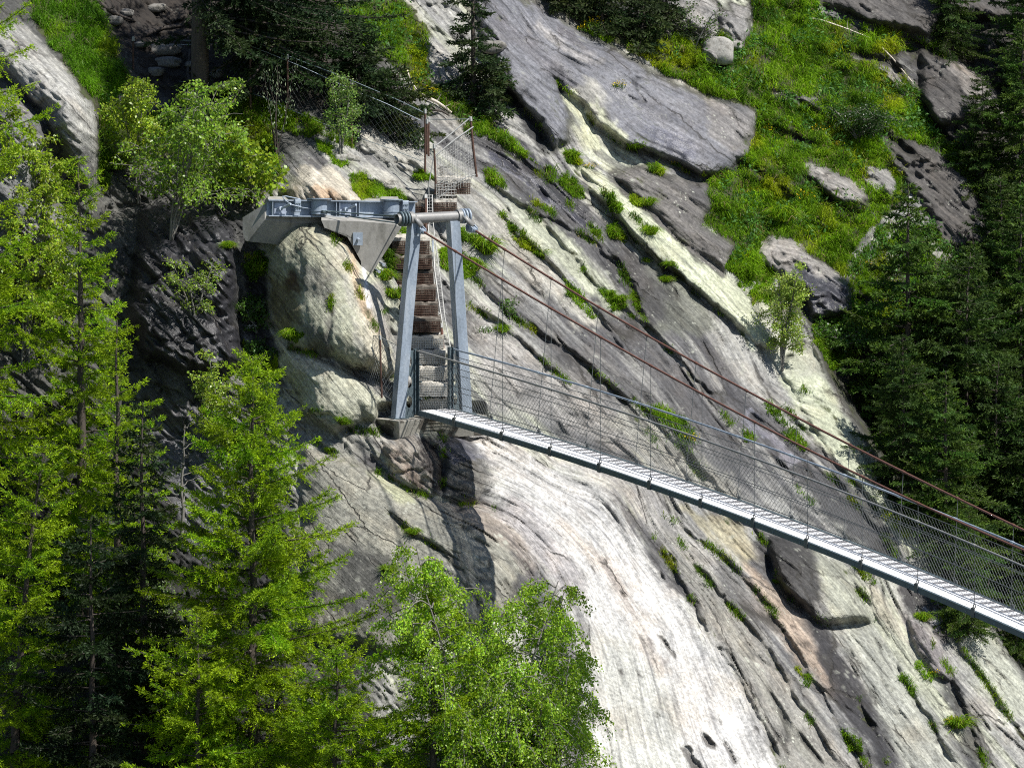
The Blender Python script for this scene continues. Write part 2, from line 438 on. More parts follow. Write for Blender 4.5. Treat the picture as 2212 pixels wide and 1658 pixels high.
D_block = z4((700, 900), (850, 860), (1000, 900), (1100, 940), (1190, 930), (1200, 1060), (1150, 1150), (1340, 1250), (1270, 1390), (1180, 1330), (1020, 1200), (880, 1070), (760, 960)); dome(D_block, .5, 36)
rocks5 = [z5((340, 720), (420, 730), (560, 790), (620, 840), (655, 935), (560, 910), (450, 860), (380, 800)),
          z5((120, 1130), (200, 1035), (300, 1060), (480, 1180), (565, 1240), (560, 1390), (420, 1430), (370, 1420), (350, 1280), (200, 1200)),
          z5((860, 215), (1000, 255), (1150, 350), (1265, 500), (1230, 560), (1080, 520), (960, 570), (860, 450)),
          z5((690, 620), (900, 640), (1100, 800), (1150, 950), (1150, 1100), (960, 1080), (880, 900), (760, 750)),
          z5((420, -60), (440, 20), (560, 60), (700, 110), (900, 170), (1000, 70), (1322, 100), (1500, 60), (1500, -100)),
          z5((690, 300), (760, 310), (800, 360), (805, 415), (720, 380)), z5((180, 400), (300, 410), (410, 460), (400, 500), (300, 460)),
          z5((600, 720), (720, 740), (770, 820), (760, 880), (640, 850))]
for p, a in zip(rocks5, (.5, .65, .9, .35, .9, .28, .22, .35)): rock(p, a, 18)
rocks4 = [z4((930, 100), (1000, -30), (1150, -40), (1250, 70), (1200, 180), (1100, 185), (980, 150)), z4((1240, 70), (1330, 40), (1400, 20), (1412, 180), (1370, 245), (1300, 230), (1240, 150)), z4((1140, 230), (1200, 212), (1270, 250), (1282, 310), (1180, 335))]
for p in rocks4: rock(p, .55, 16)
rocks3 = [z3((980, 890), (1030, 880), (1250, 1040), (1480, 1150), (1480, 1290), (1300, 1260), (1000, 1110)), z3((1320, 1150), (1500, 1200), (1640, 1300), (1560, 1340), (1400, 1250)),
          z3((900, 1190), (1040, 1200), (1280, 1290), (1480, 1480), (1300, 1470), (1060, 1330), (920, 1270))]
for p in rocks3: rock(p, .28, 12)
Dz8 = [z8((500, 690), (570, 640), (700, 720), (800, 790), (870, 890), (940, 1040), (830, 1020), (730, 1050), (600, 960), (520, 850)),
       z8((1060, 890), (1080, 1010), (1150, 1040), (1240, 1120), (1280, 1290), (1200, 1270), (1100, 1120)),
       z8((20, 20), (-60, 60), (190, 330), (330, 420), (450, 560), (430, 640), (300, 480), (120, 300))]
for p, a in zip(Dz8, (.55, .5, .3)): dome(p, a, 40)

W1_ = z7((760, 90), (830, 100), (1000, 190), (1180, 260), (1320, 330), (1440, 480), (1560, 640), (1720, 820), (1900, 1120), (2060, 1400), (2260, 1720), (1300, 1720), (1340, 1400), (1300, 1160), (1260, 900), (1100, 700), (940, 470), (840, 330), (830, 200))
R_p = z4((530, 850), (640, 880), (760, 980), (900, 1090), (1050, 1215), (1200, 1350), (1340, 1470), (1440, 1580), (1560, 1760), (1480, 1800), (1330, 1660), (1080, 1430), (880, 1280), (700, 1090), (600, 980))
dome(R_p, .40, 30)
R_q = z8((540, -30), (740, 0), (860, 210), (980, 380), (1040, 500), (1160, 690), (1260, 880), (1170, 830), (1060, 680), (960, 560), (850, 440), (700, 250))
dome(R_q, .25, 40)
# cracks and overlapping layers
dome([(812, 872), (1050, 868), (1048, 940), (1010, 952), (975, 940), (930, 922), (890, 935), (850, 952), (818, 935)], -.75, 16)
crev(z4((90, 320), (180, 465), (270, 565), (350, 670), (410, 780)), .5, 14, up=.5, wl=40)
crev(z4((540, 560), (640, 650), (770, 750), (950, 800), (1060, 860), (1150, 910), (1300, 890)), .45, 9, up=.35, wl=35)
crev([(1025, 300)] + z4((200, 790), (350, 905), (480, 1045), (600, 1165), (700, 1300), (800, 1440), (830, 1600)), .30, 8, up=.15, dn=.2, wl=40)
crev(z4((60, 900), (100, 945), (290, 1085), (430, 1135), (620, 1245), (700, 1335), (800, 1485), (840, 1600), (900, 1700)), .35, 9, up=.30, wl=50)
crev(z4((540, 960), (600, 1000), (700, 1100), (880, 1290), (1080, 1440), (1330, 1670), (1400, 1740)), .40, 10, up=.25, wl=45)
crev(z4((500, 870), (700, 1010), (900, 1190), (960, 1290), (1060, 1420)), .25, 8, dn=.25, wl=30)
crev(z4((700, 1300), (740, 1350), (790, 1440), (800, 1520)), .7, 16, up=.2, wl=20, ends=20)
crev([(1060, 440), (1089, 470), (1123, 508), (1174, 555), (1208, 588), (1263, 648), (1300, 700), (1360, 780)], .25, 8, up=.25, wl=40)
crev([(1150, 470), (1195, 510), (1237, 555), (1280, 610), (1330, 660), (1400, 715), (1470, 780), (1520, 840), (1580, 920)], .28, 8, up=.22, wl=40)
crev([(1020, 600), (1060, 640), (1110, 690), (1180, 730), (1240, 770), (1300, 820), (1380, 880), (1460, 960), (1520, 1040)], .30, 9, up=.3, wl=45)
crev([(1010, 660), (1080, 700), (1150, 760), (1230, 830)], .25, 8, up=.3, wl=30)
crev(z8((0, 60), (120, 250), (200, 400), (300, 500), (430, 640), (520, 760)), .25, 8, up=.22, wl=35)
crev(z8((-60, 180), (60, 330), (160, 430), (250, 530), (340, 640)), .2, 8, up=.2, wl=35)
crev(z8((480, 740), (540, 860), (600, 950), (680, 1010)), .7, 16, up=.3, wl=25, ends=30)
crev(z8((700, 1030), (760, 1055), (850, 1040), (950, 1045)), .6, 14, up=.35, wl=25, ends=25)
crev(z8((90, 610), (200, 690), (300, 760), (420, 880), (520, 1000), (620, 1180), (740, 1380), (850, 1560), (920, 1660)), .35, 9, up=.25, dn=.1, wl=45)
crev(z8((0, 660), (100, 820), (200, 1000), (300, 1150), (400, 1330), (480, 1480), (560, 1660)), .22, 12, up=.22, wl=40)
crev(z8((60, 600), (160, 760), (260, 900), (380, 1020), (520, 1200), (600, 1350), (700, 1500), (800, 1640)), .25, 9, up=.22, wl=40)
crev(z8((850, 1300), (900, 1420), (950, 1530), (1000, 1640)), .25, 7, up=.05, wl=20)
crev(z8((820, 830), (900, 930), (960, 1040)), .3, 8, up=.2, wl=30)
crev(z8((1000, 1140), (1060, 1260), (1140, 1400), (1230, 1540), (1300, 1660)), .3, 8, up=.2, wl=35)
crev(z8((1230, 1010), (1320, 1160), (1420, 1300), (1500, 1420), (1600, 1560)), .35, 10, up=.25, wl=40)
crev(z8((1190, 1130), (1270, 1260), (1320, 1400), (1370, 1520), (1420, 1660)), .35, 12, up=.25, wl=40)
crev(z8((730, 400), (880, 560), (1000, 700), (1060, 800)), .3, 10, up=.25, wl=45)
crev(z8((560, 120), (700, 300), (850, 450), (960, 540), (1060, 650), (1160, 810)), .22, 7, up=.2, wl=30)
crev(z8((640, 60), (760, 150), (860, 290), (920, 420)), .16, 5, up=.1, wl=20)
# ledges in the meadow
LEDGES = [z5((480, 205), (600, 240), (740, 262), (800, 335)), z5((180, 400), (300, 425), (420, 490)), z5((860, 430), (960, 565), (1080, 690), (1160, 745)), z5((640, 560), (760, 620), (860, 690)), z5((340, 760), (450, 870), (570, 935), (650, 945)), z5((600, 880), (700, 900), (780, 890)), z5((200, 560), (320, 600), (430, 640)), z5((40, 700), (140, 760), (240, 800), (300, 880)), z5((560, 120), (700, 160), (880, 200), (1000, 260))]
for p in LEDGES: crev(p, .35, 12, up=.55, wl=26, ends=25)
# lower left rocks
crev(z7((-80, 60), (60, 160), (200, 210), (300, 250), (420, 320), (560, 370), (720, 385), (830, 400)), .35, 8, up=.15, dn=.2, wl=30)
crev(z7((270, 400), (340, 460), (440, 540), (560, 600), (660, 690), (700, 760)), .25, 7, up=.1, wl=30)
crev(z7((570, 60), (575, 150), (570, 330)), .35, 12, wl=20)
crev(z1((300, 990), (420, 1040), (560, 1100), (700, 1170), (830, 1210), (930, 1190)), .35, 8, dn=.25, wl=25)
crev(z1((700, 330), (760, 450), (800, 560), (850, 720), (890, 860), (950, 1000)), .2, 7, up=.1, wl=20)
crev(z1((590, 700), (580, 850), (560, 980), (550, 1080)), .18, 10, wl=25)
crev(z1((580, 340), (620, 470), (700, 620), (760, 760), (820, 900), (900, 1010)), .10, 6, up=.12, wl=30)
crev(z1((410, 1400), (560, 1380), (700, 1480), (850, 1500)), .2, 7, up=.15, wl=30)
crev(z2((280, 300), (350, 400), (400, 500)), .15, 6, up=.1, wl=20)
crev(z2((520, 300), (640, 420), (760, 560), (880, 700)), .3, 12, up=.3, wl=30)

PITS = [z7((1425, 800), (1440, 800), (1452, 830), (1446, 840), (1434, 825)), z7((1280, 680), (1290, 680), (1312, 712), (1306, 718)), z7((1158, 370), (1166, 372), (1172, 395), (1164, 396)), z7((1420, 1185), (1432, 1182), (1446, 1206), (1436, 1208)), z7((1510, 1188), (1518, 1188), (1530, 1216), (1520, 1218)), z7((1575, 1395), (1600, 1395), (1622, 1410), (1608, 1418)),
        z8((286, 1455), (300, 1455), (308, 1475), (298, 1480)), z8((215, 1525), (240, 1515), (282, 1560), (275, 1578), (240, 1570)), z8((125, 1570), (150, 1570), (230, 1670), (180, 1680)), z8((305, 1550), (320, 1550), (368, 1635), (355, 1645)), z8((30, 1095), (50, 1100), (115, 1190), (105, 1200))]
for p in PITS: dome(p, -.22, 7)
slabmask = smooth(-40, 40, polydist([(1000, -240), (1045, 250), (1000, 500), (1010, 900), (950, 1010), (900, 1400), (950, 2000), (2550, 2000), (2211, 1463), (2043, 1255), (1930, 1060), (1782, 810), (1640, 640), (1560, 560), (1600, 330), (1640, 250), (1400, 120), (1200, 20), (1150, -240)], U, V))
smoothW = 1 - .75 * smooth(0, 20, polydist(R_p, U, V)) - .6 * smooth(0, 20, polydist(R_q, U, V)) - .8 * smooth(-10, 50, polydist(W1_, U, V)) - .35 * smooth(0, 40, polydist(D_slab, U, V))
rel = .13 * fbm(PC / 260, QC / 34, 3, 4) + .06 * fbm(PC / 110, QC / 9, 5, 4) + .09 * fbm(U / 60, V / 60, 8, 5)
f1 = fbm(PC / 420 + 3, QC / 46, 101, 3); f2 = fbm(PC / 210, QC / 24, 103, 3); f3 = fbm(QC / 190, PC / 150, 105, 3)
brk = smooth(-.15, .25, fbm(PC / 90, QC / 60, 107, 3)); brk2 = smooth(.0, .3, fbm(U / 80, V / 80, 109, 3))
rel = rel + .15 * (1 - smooth(0, .07, np.abs(f1))) * brk + .07 * (1 - smooth(0, .09, np.abs(f2))) * brk2 + .07 * (1 - smooth(0, .05, np.abs(f3))) * brk * brk2
rel = rel - .13 * saw(2.0 * fbm(PC / 560, QC / 85, 111, 3) + 5, .3) * (.5 + brk * .5) - .03 * saw(3.0 * fbm(PC / 260, QC / 30, 113, 3) + 5, .35)
isoq = fbm((U + .6 * V) / 210, (V - .9 * U) / 60, 121, 4)
iso = (1 - .6 * smooth(1150, 1350, V)) * (.40 * fbm(U / 120, V / 105, 21, 5, .5) + .05 * fbm(U / 20, V / 18, 23, 4) - .13 * saw(2.2 * isoq + 5, .35) + .14 * (1 - smooth(0, .08, np.abs(fbm(U / 90, V / 70, 123, 3)))))
bd = smooth(-20, 20, polydist(D_boulder, U, V)) + smooth(-10, 20, polydist(D_low, U, V)) + .5 * smooth(-20, 20, polydist(D_low2, U, V))
smoothW = np.clip(smoothW, .15, 1)
H += slabmask * rel * smoothW + (1 - slabmask) * iso * (1 - np.clip(.9 * bd + .45 * smooth(-20, 30, polydist(D_low2, U, V)), 0, .9)) + .09 * np.clip(bd, 0, 1) * fbm(U / 40, V / 60, 125, 5, .6) + .05 * smooth(-10, 20, polydist(D_boulder, U, V)) * fbm(U / 13, V / 80, 127, 3) + smooth(-10, 20, polydist(D_wet, U, V)) * (.16 * fbm((U + .9 * V) / 160, (V - 1.1 * U) / 22, 129, 4) - .1)
MEADOW_ = smooth(-10, 25, polydist(z4((760, 240), (960, 180), (1220, 200), (1400, 200), (1420, -60)) + z5((430, -60), (600, 130), (1000, 210), (700, 300), (1160, 700), (1000, 780), (640, 1000), (520, 1230), (60, 1240)) + z4((1330, 1400), (1340, 1260), (1160, 1150), (1190, 900), (1390, 800), (1450, 560), (1200, 490)), U, V))
H -= MEADOW_ * (.34 * np.clip(fbm(U / 48, V / 34, 131, 3), -.2, 1) + .10 * fbm(U / 20, V / 15, 133, 2))
CRK = slabmask * smoothW * np.clip((1 - smooth(0, .05, np.abs(f1))) * brk + .7 * (1 - smooth(0, .06, np.abs(f2))) * brk2, 0, 1)

gy_, gx_ = np.gradient(H); gm = smooth(.05, .16, np.hypot(gx_, gy_))
Hb = H.copy()
for _ in range(3):
    Hp = np.pad(Hb, 1, 'edge'); Hb = (Hp[:-2, 1:-1] + Hp[2:, 1:-1] + 2 * Hb) / 4
    Hp = np.pad(Hb, 1, 'edge'); Hb = (Hp[1:-1, :-2] + Hp[1:-1, 2:] + 2 * Hb) / 4
for _ in range(2):
    gp = np.pad(gm, 1, 'edge'); gm = np.maximum.reduce([gp[:-2, 1:-1], gp[2:, 1:-1], gp[1:-1, :-2], gp[1:-1, 2:], gm]) * .9 + gm * .1
H = H * (1 - gm) + Hb * gm

def terrainY(u, v):
    x = (np.asarray(u, float) - GU0) / GS; y = (np.asarray(v, float) - GV0) / GS
    x = np.clip(x, 0, len(gu) - 1.001); y = np.clip(y, 0, len(gv) - 1.001)
    i = y.astype(int); j = x.astype(int); fx = x - j; fy = y - i
    return H[i, j] * (1 - fx) * (1 - fy) + H[i, j + 1] * fx * (1 - fy) + H[i + 1, j] * (1 - fx) * fy + H[i + 1, j + 1] * fx * fy

def ground(u, v): return Q(u, v, terrainY(u, v))

# ---- colour of the rock (stains, lichen, wet streaks, painted shade) ----
GREY = (.295, .292, .275); PALE = (.43, .45, .32); WHITE = (.66, .63, .58); DARK = (.055, .055, .058); WETC = (.058, .058, .066)
PURP = (.185, .187, .205); ORNG = (.47, .30, .17); BEIGE = (.46, .42, .34); SOIL = (.05, .04, .025); MID = (.20, .195, .18)
COLR = np.empty(U.shape + (3,)); COLR[:] = GREY
b1 = fbm(PC / 800, QC / 40, 151, 4); b2 = fbm(PC / 420, QC / 15, 153, 3)
def mixc(c, w_):
    COLR[:] = COLR * (1 - w_[..., None]) + np.array(c) * w_[..., None]
mixc((.39, .40, .31), smooth(.08, .38, b1)); mixc((.12, .118, .122), .95 * smooth(.05, .32, -b1)); mixc((.12, .118, .12), .6 * smooth(.15, .42, b2)); mixc((.40, .39, .35), .4 * smooth(.18, .4, -b2))
MSK = np.zeros(U.shape + (3,)); MSK[..., 1] = .55
edge_n = 16 * fbm(PC / 60, QC / 14, 31, 4) + 8 * fbm(U / 14, V / 14, 33, 3)

def paint(poly, col=None, a=1.0, soft=10, wet=None, lich=None, soil=None, rag=1.0, grow=0):
    s = window(poly, 60 + soft); d = polydist(poly, U[s], V[s]) + rag * edge_n[s] + grow
    w_ = (a * smooth(-soft, soft, d))[..., None]
    if col is not None: COLR[s] = COLR[s] * (1 - w_) + np.array(col) * w_
    for k_, val in ((0, wet), (1, lich), (2, soil)):
        if val is not None: MSK[s][..., k_] = MSK[s][..., k_] * (1 - w_[..., 0]) + val * w_[..., 0]

def band(pts, width, **kw):
    P = np.array(pts, float); wd = np.broadcast_to(np.asarray(width, float), (len(P),))
    T = np.gradient(P, axis=0); T /= np.linalg.norm(T, axis=1)[:, None]
    N = np.c_[-T[:, 1], T[:, 0]] * (wd[:, None] / 2)
    paint([tuple(x) for x in np.r_[P + N, (P - N)[::-1]]], **kw)

# overall tones; left rock painted dark for the shade among the trees
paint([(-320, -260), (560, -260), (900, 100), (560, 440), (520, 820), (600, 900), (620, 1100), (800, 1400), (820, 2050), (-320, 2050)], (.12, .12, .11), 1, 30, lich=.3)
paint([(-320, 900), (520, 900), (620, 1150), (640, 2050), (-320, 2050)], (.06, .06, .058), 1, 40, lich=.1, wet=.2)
paint(D_cliff, (.33, .325, .30), 1, 12, lich=.5); paint(D_cliff2, (.20, .20, .20), 1, 14)
paint(z2((180, 400), (330, 620), (420, 700), (420, 880), (300, 800), (170, 560)), (.13, .13, .13), .8, 14)
paint(D_wet, WETC, 1, 14, wet=1, lich=0)
paint(z2((560, 1100), (700, 1150), (900, 1400), (980, 1560), (900, 1660), (560, 1640)), (.045, .045, .048), .9, 14, wet=.8)
paint([(300, 880), (520, 860), (560, 1000), (500, 1200), (420, 1200), (340, 1000)], (.14, .14, .15), 1, 20, wet=.8, lich=.1)
paint([(505, 440), (560, 500), (585, 640), (600, 760), (620, 830), (540, 800), (520, 600)], DARK, 1, 10, wet=.5, lich=0)
# path bench: bare soil and stones, colour darkened for the conifer shade
paint(z2((440, -60), (1300, -60), (1300, 300), (1250, 560), (1000, 540), (820, 500), (640, 330), (500, 180)), (.06, .048, .038), 1, 16, lich=.2)
paint(z3((0, 0), (700, 0), (950, 400), (1400, 900), (1300, 1050), (1000, 900), (600, 800), (300, 850), (0, 700)), (.06, .05, .038), 1, 16, lich=.2)
# boulder under the anchor
paint(D_boulder, (.35, .355, .265), 1, 8, lich=.5)
paint(z1((250, 640), (370, 640), (420, 800), (380, 960), (250, 880)), (.20, .17, .085), .8, 10)
paint(z1((330, 620), (390, 620), (410, 720), (340, 720)), (.13, .065, .03), .8, 8)
paint(z1((400, 580), (560, 560), (590, 700), (590, 800), (460, 720)), (.17, .165, .15), .7, 12)
paint(z1((380, 900), (560, 940), (560, 1080), (440, 1040)), (.16, .155, .14), .7, 14)
paint(z1((540, 370), (700, 460), (760, 620), (800, 800), (920, 1000), (930, 1180), (800, 1170), (740, 900), (660, 640)), (.47, .43, .34), .8, 18, lich=.2)
band(z1((620, 380), (700, 520), (740, 700), (800, 860), (880, 980)), 14, col=(.43, .29, .17), a=.6, soft=8)
band(z1((590, 620), (585, 800), (570, 960), (555, 1080)), 16, col=(.15, .145, .13), a=.75, soft=8); band(z1((480, 400), (520, 560), (540, 640)), 10, col=(.38, .37, .27), a=.7, soft=6); band(z1((660, 620), (690, 780), (720, 960), (740, 1100)), 14, col=(.40, .39, .33), a=.8, soft=8)
band(z1((765, 560), (785, 700), (800, 800)), 8, col=(.75, .75, .77), a=1, soft=3, rag=.3)
paint(z1((780, 680), (880, 650), (900, 900), (940, 1000), (860, 950)), (.36, .34, .31), .8, 8)
paint(D_top, BEIGE, 1, 8, lich=.4); paint(z1((330, 130), (420, 110), (400, 200), (320, 190)), (.22, .18, .10), .7, 8)
paint(z1((500, 120), (640, 150), (640, 215), (460, 215)), ORNG, .6, 10)
paint(D_low, (.40, .40, .31), 1, 8, lich=.7)
paint(z1((300, 990), (420, 1010), (600, 1120), (560, 1180), (400, 1120)), BEIGE, .7, 12)
paint(z1((640, 1100), (930, 1210), (900, 1300), (760, 1210)), (.20, .19, .195), .8, 10)
paint(z1((430, 1380), (700, 1420), (850, 1440), (860, 1640), (500, 1640), (400, 1450)), (.27, .265, .23), .8, 12, lich=.8)
paint(D_low2, (.29, .285, .24), 1, 10, lich=.8)
paint(z7((230, 240), (420, 310), (420, 400), (330, 380)), (.36, .37, .22), .7, 12)
paint(z7((40, 560), (300, 620), (420, 820), (300, 980), (40, 900)), (.095, .095, .09), .8, 20, lich=.5)
paint(D_f1, (.30, .27, .23), 1, 8); band(z7((330, 120), (400, 200), (470, 300)), 22, col=(.18, .12, .085), a=.6, soft=10)
paint(z7((440, 40), (520, 40), (600, 200), (600, 340), (520, 330), (460, 180)), (.045, .035, .032), .95, 8, wet=.4, lich=.5)
paint(D_f2, (.15, .145, .13), 1, 8, lich=.3)
paint(z7((520, 40), (640, 50), (760, 110), (800, 170), (690, 180), (620, 190)), (.10, .10, .125), 1, 6, wet=1, lich=0)
# big washed white slab and its surroundings
paint(z7((560, 380), (760, 370), (980, 480), (1080, 640), (1000, 720), (840, 560), (700, 480)), (.30, .25, .21), .8, 18)
W1 = z7((760, 90), (830, 100), (1000, 190), (1180, 260), (1320, 330), (1440, 480), (1560, 640), (1720, 820), (1900, 1120), (2060, 1400), (2260, 1720), (1300, 1720), (1340, 1400), (1300, 1160), (1260, 900), (1100, 700), (940, 470), (840, 330), (830, 200))
paint(W1, (.47, .46, .435), 1, 40, lich=.1, rag=2.2); paint(W1, (.56, .55, .525), .8, 60, lich=.1, rag=2.2)
paint(z7((1280, 1000), (1460, 1000), (1700, 1300), (1760, 1700), (1300, 1700), (1340, 1400)), (.48, .48, .43), .8, 30, lich=.5)
band(z7((860, 380), (980, 470), (1080, 600), (1160, 720), (1200, 860)), 60, col=(.34, .32, .32), a=.75, soft=16)
band(z7((1120, 440), (1240, 570), (1360, 700), (1480, 900), (1560, 1080), (1640, 1200)), (10, 26, 26, 30, 30, 14), col=(.42, .37, .32), a=.6, soft=12)
band(z7((900, 220), (1000, 260), (1120, 340), (1250, 440)), 12, col=(.33, .31, .29), a=.6, soft=8)
band(z7((1390, 290), (1500, 460), (1620, 630), (1740, 780), (1850, 920)), (10, 34, 40, 40, 20), col=(.10, .097, .10), a=.9, soft=8, wet=.3)
band(z7((1330, 650), (1440, 800), (1560, 1020), (1640, 1150)), 8, col=(.30, .27, .25), a=.7, soft=6)
paint(z7((1040, 60), (1300, 180), (1480, 240), (1660, 350), (1900, 620), (1900, 760), (1700, 620), (1480, 420), (1300, 290)), (.35, .335, .31), .75, 18)
for p in PITS: paint(p, (.10, .09, .08), .8, 3, rag=.2)
for q_, pl in enumerate(CRACKS):
    band(pl, 8, a=.6, soft=8, soil=.7)
# slab behind the bridge
paint([(1020, 620), (1130, 740), (1300, 860), (1400, 960), (1330, 980), (1180, 900), (1060, 880), (1030, 800)], (.30, .285, .265), .9, 18)
paint([(1060, 640), (1200, 720), (1400, 830), (1560, 960), (1560, 1000), (1400, 930), (1200, 800)], (.17, .165, .16), .75, 16)
paint(z8((-180, 200), (-60, 100), (120, 290), (330, 420), (420, 560), (330, 560), (100, 420)), (.36, .35, .30), .8, 14)
band(z4((-20, 700), (100, 735), (200, 790), (350, 905), (480, 1045), (590, 1160)), (40, 60, 62, 60, 50, 30), col=(.062, .060, .068), a=1, soft=7, wet=.75, lich=.2)
band(z4((20, 740), (200, 870), (330, 960), (430, 1060), (560, 1150)), (8, 20, 22, 22, 16), col=(.10, .10, .125), a=1, soft=4, wet=1.2, lich=0)
band(z4((250, 1060), (420, 1120), (560, 1230), (680, 1330), (780, 1470)), (24, 40, 44, 40, 24), col=(.115, .112, .115), a=.9, soft=8, wet=.4)
paint(R_p, (.46, .48, .35), 1, 8, lich=.5)
paint(z4((0, 1000), (120, 1040), (350, 1250), (560, 1480), (640, 1640), (540, 1660), (300, 1440), (100, 1280)), (.37, .355, .31), .9, 12)
paint(z4((100, 920), (300, 1080), (440, 1200), (700, 1440), (760, 1600), (680, 1600), (450, 1380), (250, 1180)), (.40, .415, .31), .85, 12, lich=.5)
paint(z4((860, 1250), (1000, 1350), (1200, 1560), (1260, 1700), (900, 1700), (840, 1500)), (.15, .155, .125), .8, 14, lich=1)
paint(z4((640, 1240), (800, 1300), (980, 1480), (960, 1640), (820, 1640), (700, 1420)), (.09, .087, .087), .85, 12, lich=.6)
# upper slab: smooth violet grey
paint(z4((240, -60), (480, 95), (640, 190), (760, 250), (900, 315), (960, 250), (980, 170), (930, 100), (1000, -60)), (.05, .05, .042), 1, 8, soil=.5, lich=.1)  # strip above the slab painted dark for the shade in the undergrowth
paint(D_slab, (.10, .10, .085), .9, 7, grow=12, soil=.3, rag=.8)
paint(D_slab, PURP, 1, 7, wet=.5, lich=.25)
band(z4((100, 60), (250, 220), (420, 380), (560, 470)), 26, col=(.155, .15, .165), a=.8, soft=10, wet=.7)
band(z4((420, 140), (560, 270), (620, 380)), 24, col=(.15, .145, .16), a=.8, soft=8, wet=.8)
band(z4((700, 420), (850, 570), (980, 680), (1080, 760)), 40, col=(.15, .15, .165), a=.8, soft=10, wet=.9)
band(z4((300, 120), (500, 260), (640, 330)), 20, col=(.34, .32, .30), a=.7, soft=8)
band(z4((880, 640), (1020, 720), (1120, 780)), 30, col=(.17, .17, .20), a=.9, soft=8, wet=1.1)
paint(z4((1180, 500), (1440, 560), (1430, 690), (1380, 800), (1200, 700)), (.23, .215, .20), .8, 10, lich=.7)
paint(z4((560, 400), (620, 380), (760, 760), (600, 720), (480, 480)), (.36, .345, .29), .7, 14, lich=.6)
band(z4((470, 470), (560, 600), (600, 760)), 26, col=(.45, .46, .32), a=.9, soft=6); band(z4((600, 520), (700, 660), (770, 750)), 24, col=(.43, .44, .31), a=.9, soft=6)
paint(D_block, (.09, .09, .075), .9, 7, grow=9, soil=.3); paint(D_block, (.19, .178, .165), 1, 8, lich=1)
paint(z4((1080, 930), (1200, 930), (1200, 1070), (1120, 1060)), (.12, .115, .115), .8, 8)
paint(z4((120, 320), (200, 460), (400, 760), (330, 770), (230, 620), (120, 470)), (.05, .05, .052), .9, 8, wet=.4)
# right-hand part
paint(z8((520, 0), (740, 0), (860, 210), (980, 380), (1040, 500), (1160, 690), (1260, 880), (1180, 860), (1000, 640), (860, 440), (660, 220)), (.43, .455, .33), .9, 10, lich=.4)
band(z8((330, 40), (450, 210), (620, 390), (820, 570), (960, 690), (1060, 800)), (26, 46, 50, 60, 60, 24), col=(.08, .078, .084), a=.95, soft=8, wet=.5, lich=.2)
band(z8((400, 170), (520, 290), (600, 370)), 22, col=(.20, .20, .235), a=.9, soft=5, wet=1.1)
paint(z8((880, 480), (960, 560), (1000, 680), (940, 640), (900, 580)), (.12, .12, .11), .8, 6)
paint(z8((140, 560), (400, 640), (470, 780), (400, 800), (250, 690)), (.33, .30, .20), .8, 12)
paint(z8((430, 650), (560, 680), (640, 760), (600, 960), (500, 860), (440, 760)), (.08, .076, .076), .9, 10, wet=.3)
paint(z8((500, 690), (700, 720), (740, 900), (690, 1010), (560, 900)), (.075, .072, .07), .9, 10, lich=.4)
paint(z8((690, 720), (800, 790), (880, 900), (940, 1040), (760, 1020), (720, 880)), (.33, .335, .27), .9, 12)
paint(z8((400, 800), (520, 900), (640, 1000), (700, 1080), (800, 1290), (770, 1340), (620, 1200), (480, 1020)), (.42, .33, .25), .8, 18, lich=.5)
paint(z8((620, 950), (720, 1030), (800, 1180), (900, 1320), (1000, 1480), (1080, 1660), (980, 1660), (800, 1400), (700, 1180)), (.065, .063, .068), .95, 12, wet=.25, lich=.4)
paint(z8((60, 640), (200, 760), (480, 1120), (760, 1500), (820, 1680), (560, 1680), (400, 1330), (200, 980)), (.27, .26, .23), .85, 14, lich=1.3)
paint(z8((250, 720), (400, 900), (560, 1080), (500, 1100), (330, 940)), (.15, .145, .14), .8, 12, lich=.8)
paint(z8((780, 1080), (960, 1050), (1080, 1240), (1250, 1500), (1320, 1680), (1080, 1680), (920, 1330)), (.34, .345, .30), .9, 16, lich=.4)
paint(z8((870, 800), (960, 900), (1060, 1040), (1080, 1120), (960, 1040)), (.40, .38, .30), .8, 12)
paint(Dz8[1], (.24, .22, .215), 1, 8, lich=.7)
paint(z8((1060, 890), (1160, 940), (1230, 1010), (1260, 1120), (1150, 1040), (1080, 1010)), (.075, .07, .07), 1, 6, wet=.5)
paint(z8((1160, 990), (1200, 1000), (1230, 1080), (1180, 1060)), (.30, .30, .33), .9, 4, wet=1.1)
paint(z8((1240, 1020), (1420, 1030), (1579, 1270), (1640, 1400), (1500, 1480), (1380, 1330)), (.37, .38, .31), .9, 14, lich=.5)
paint(z8((1200, 1250), (1300, 1300), (1380, 1480), (1460, 1660), (1360, 1660), (1270, 1420)), (.075, .075, .078), .8, 10, wet=.3)
# hillside behind the right-hand edge, meadow soil
LEDGE_PAINT = True
paint([(1640, 640), (1735, 690), (1782, 810), (1838, 912), (1930, 1060), (2043, 1255), (2130, 1336), (2211, 1463), (2560, 2050), (2560, 560), (1900, 560)], (.09, .09, .075), 1, 10, soil=.45, lich=.2, rag=.3)
MEADOW = z4((760, 240), (870, 210), (960, 180), (1080, 190), (1220, 200), (1300, 240), (1400, 200), (1420, 0), (1480, -60)) + z5((430, -60), (400, 60), (600, 130), (800, 160), (1000, 210), (880, 220), (700, 240), (560, 250), (700, 300), (860, 430), (880, 520), (1000, 620), (1160, 700), (1180, 800), (1040, 780), (900, 640), (700, 600), (760, 740), (800, 880), (700, 960), (640, 1000), (560, 1120), (520, 1230), (400, 1160), (200, 1040), (120, 1120), (160, 1200), (60, 1240)) + z4((1330, 1400), (1290, 1360), (1340, 1260), (1160, 1150), (1210, 1060), (1190, 900), (1160, 890), (1320, 870), (1390, 800), (1430, 700), (1450, 560), (1350, 520), (1200, 490), (1020, 400), (900, 330))
